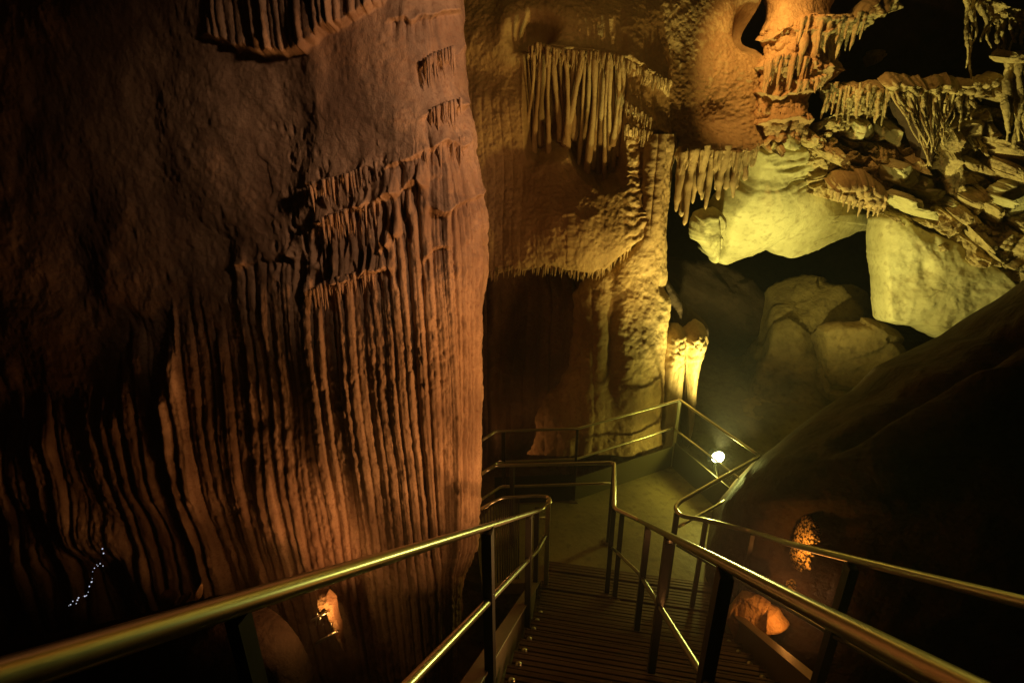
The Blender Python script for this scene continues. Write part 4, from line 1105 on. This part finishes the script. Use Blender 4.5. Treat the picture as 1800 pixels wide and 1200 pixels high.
# wet glints on the dark wall, done as self-glowing beads
ch = empty('glint_trail', W(150, 1030, 3.6)); ch['_org'] = tuple(ch.location)
tag(ch, 'trail of tiny cold white wet glints, done as glowing beads, running down the dark wall at lower left', 'lights')
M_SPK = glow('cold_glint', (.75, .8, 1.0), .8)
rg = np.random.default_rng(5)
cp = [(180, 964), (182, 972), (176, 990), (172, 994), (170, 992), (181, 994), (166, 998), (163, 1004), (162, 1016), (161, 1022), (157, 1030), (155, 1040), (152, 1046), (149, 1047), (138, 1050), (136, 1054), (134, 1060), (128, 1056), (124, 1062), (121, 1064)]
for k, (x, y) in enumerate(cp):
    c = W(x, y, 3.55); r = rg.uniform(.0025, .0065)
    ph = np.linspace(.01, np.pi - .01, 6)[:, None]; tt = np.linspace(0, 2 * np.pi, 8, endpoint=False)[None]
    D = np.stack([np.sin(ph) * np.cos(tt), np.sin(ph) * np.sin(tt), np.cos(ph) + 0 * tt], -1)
    mk('glint_bead', (c + D * r).reshape(-1, 3), gridfaces(6, 8, True), M_SPK, ch)
q = np.array(cp); V, f = tube(W(q[:, 0], q[:, 1], np.full(len(q), 3.57)), .003, 5); mk('glint_thread', V, f, M_BLACK, ch)  # made-up thread joining the glints

# ================================================================== AIR
mh, nt, _p = nodes('halo_haze'); nt.nodes.remove(_p)  # thin haze added to give the floodlight a halo
pv = nt.nodes.new('ShaderNodeVolumePrincipled'); pv.inputs['Density'].default_value = .0045; pv.inputs['Color'].default_value = (.9, .9, .85, 1); pv.inputs['Anisotropy'].default_value = .55
nt.links.new(pv.outputs[0], nt.nodes['Material Output'].inputs['Volume'])
V, f = [], []
for z in (-4, 12):
    for (x, y) in ((-14, -12), (16, -12), (16, 19), (-14, 19)): V.append((x, y, z))
f = [[3, 2, 1, 0], [4, 5, 6, 7], [0, 1, 5, 4], [1, 2, 6, 5], [2, 3, 7, 6], [3, 0, 4, 7]]
o = mk('haze', V, f, mh, None, False); tag(o, kind='stuff')

# ================================================================== LIGHT
wd = bpy.data.worlds.new('World'); S.world = wd; wd.use_nodes = True
bg = wd.node_tree.nodes['Background']; bg.inputs[0].default_value = (.5, .4, .25, 1); bg.inputs[1].default_value = .008


def lamp(name, kind, loc, energy, col, aim=None, radius=.06, cone=90, blend=.6):
    l = bpy.data.lights.new(name, kind); l.energy = energy; l.color = col; l.shadow_soft_size = radius
    o = bpy.data.objects.new(name, l); COL.objects.link(o); o.location = [float(v) for v in loc]
    if kind == 'SPOT':
        l.spot_size = math.radians(cone); l.spot_blend = blend
        dv = Vector([float(v) for v in (np.array(aim) - np.array(loc))]); o.rotation_euler = dv.to_track_quat('-Z', 'Y').to_euler()
    return o


YEL = (1, .90, .27)
L2 = W(1480, 1115, 2.2)
lamp('floodlight_beam', 'SPOT', LP + [0, .0, .12], 800, YEL, W(1410, 310, 7.3), .05, 120, .8)
lamp('floodlight_face', 'SPOT', LP + [-.02, -.08, .02], 140, (.95, 1, .25), (-.2, .9, 3.2), .05, 46, .8)
lamp('floodlight_spill', 'POINT', LP + [-.02, -.08, .02], 31, (1, .88, .13), None, .05)
lamp('orange_flood', 'SPOT', L2, 455, (1, .44, .155), W(720, 560, 3.6), .22, 96, .9)
lamp('low_fill', 'SPOT', W(700, 1165, 2.55), 42, (1, .38, .13), W(280, 760, 4.0), .12, 76, 1)  # unseen fill added to lift the lower left flutes
lamp('base_glow', 'POINT', W(470, 1078, 2.9), 5, (1, .36, .11), None, .05)  # unseen weak lamp added for the dark foot of the wall
lamp('step_glow', 'POINT', W(868, 968, 3.9), .9, (1, .36, .08), None, .04)
lamp('orange_glow', 'POINT', W(1382, 1094, 3.15), 3.4, (1, .36, .06), None, .02)
lamp('orange_glow', 'POINT', W(1402, 968, 3.15), 2.2, (1, .40, .06), None, .015)
lamp('rose_flood', 'SPOT', (2.3, .9, 5.5), 440, (1, .57, .35), W(890, 165, 3.5), .15, 43, 1)
lamp('amber_flood', 'SPOT', W(1310, -110, 6.0), 215, (1, .54, .14), W(1362, 100, 7.0), .08, 80, 1)
lamp('olive_fill', 'SPOT', W(1330, 772, 5.0), 360, (1, .62, .14), W(1000, 130, 6.7), .08, 70, 1)  # fill without a fixture, added in mid-air for the dome
lamp('top_fill', 'SPOT', (1.4, 3.0, 5.6), 70, (1, .60, .15), W(985, 20, 6.7), .1, 56, 1)  # out-of-frame fill added for the dark top of the dome
lamp('rubble_fill', 'SPOT', W(1478, 674, 5.4), 75, (1, .82, .24), W(1640, 260, 6.8), .1, 62, 1)  # free-hanging fill added to brighten the rubble
lamp('floodlight_side', 'SPOT', LP + [-.1, -.02, .1], 75, (1, .93, .22), W(1115, 545, 6.5), .05, 48, 1)
lamp('recess_glow', 'POINT', W(880, 780, 6.2), 2.5, (1, .40, .12), None, .08)  # unseen weak lamp added to tint the black recess
lamp('red_glow', 'POINT', W(312, 1072, 2.9), 5, (1, .3, .05), None, .02)
lamp('red_glow', 'POINT', W(566, 1098, 2.82), 2, (1, .5, .15), None, .02)

for o in list(bpy.data.objects):
    if '_org' in o: del o['_org']
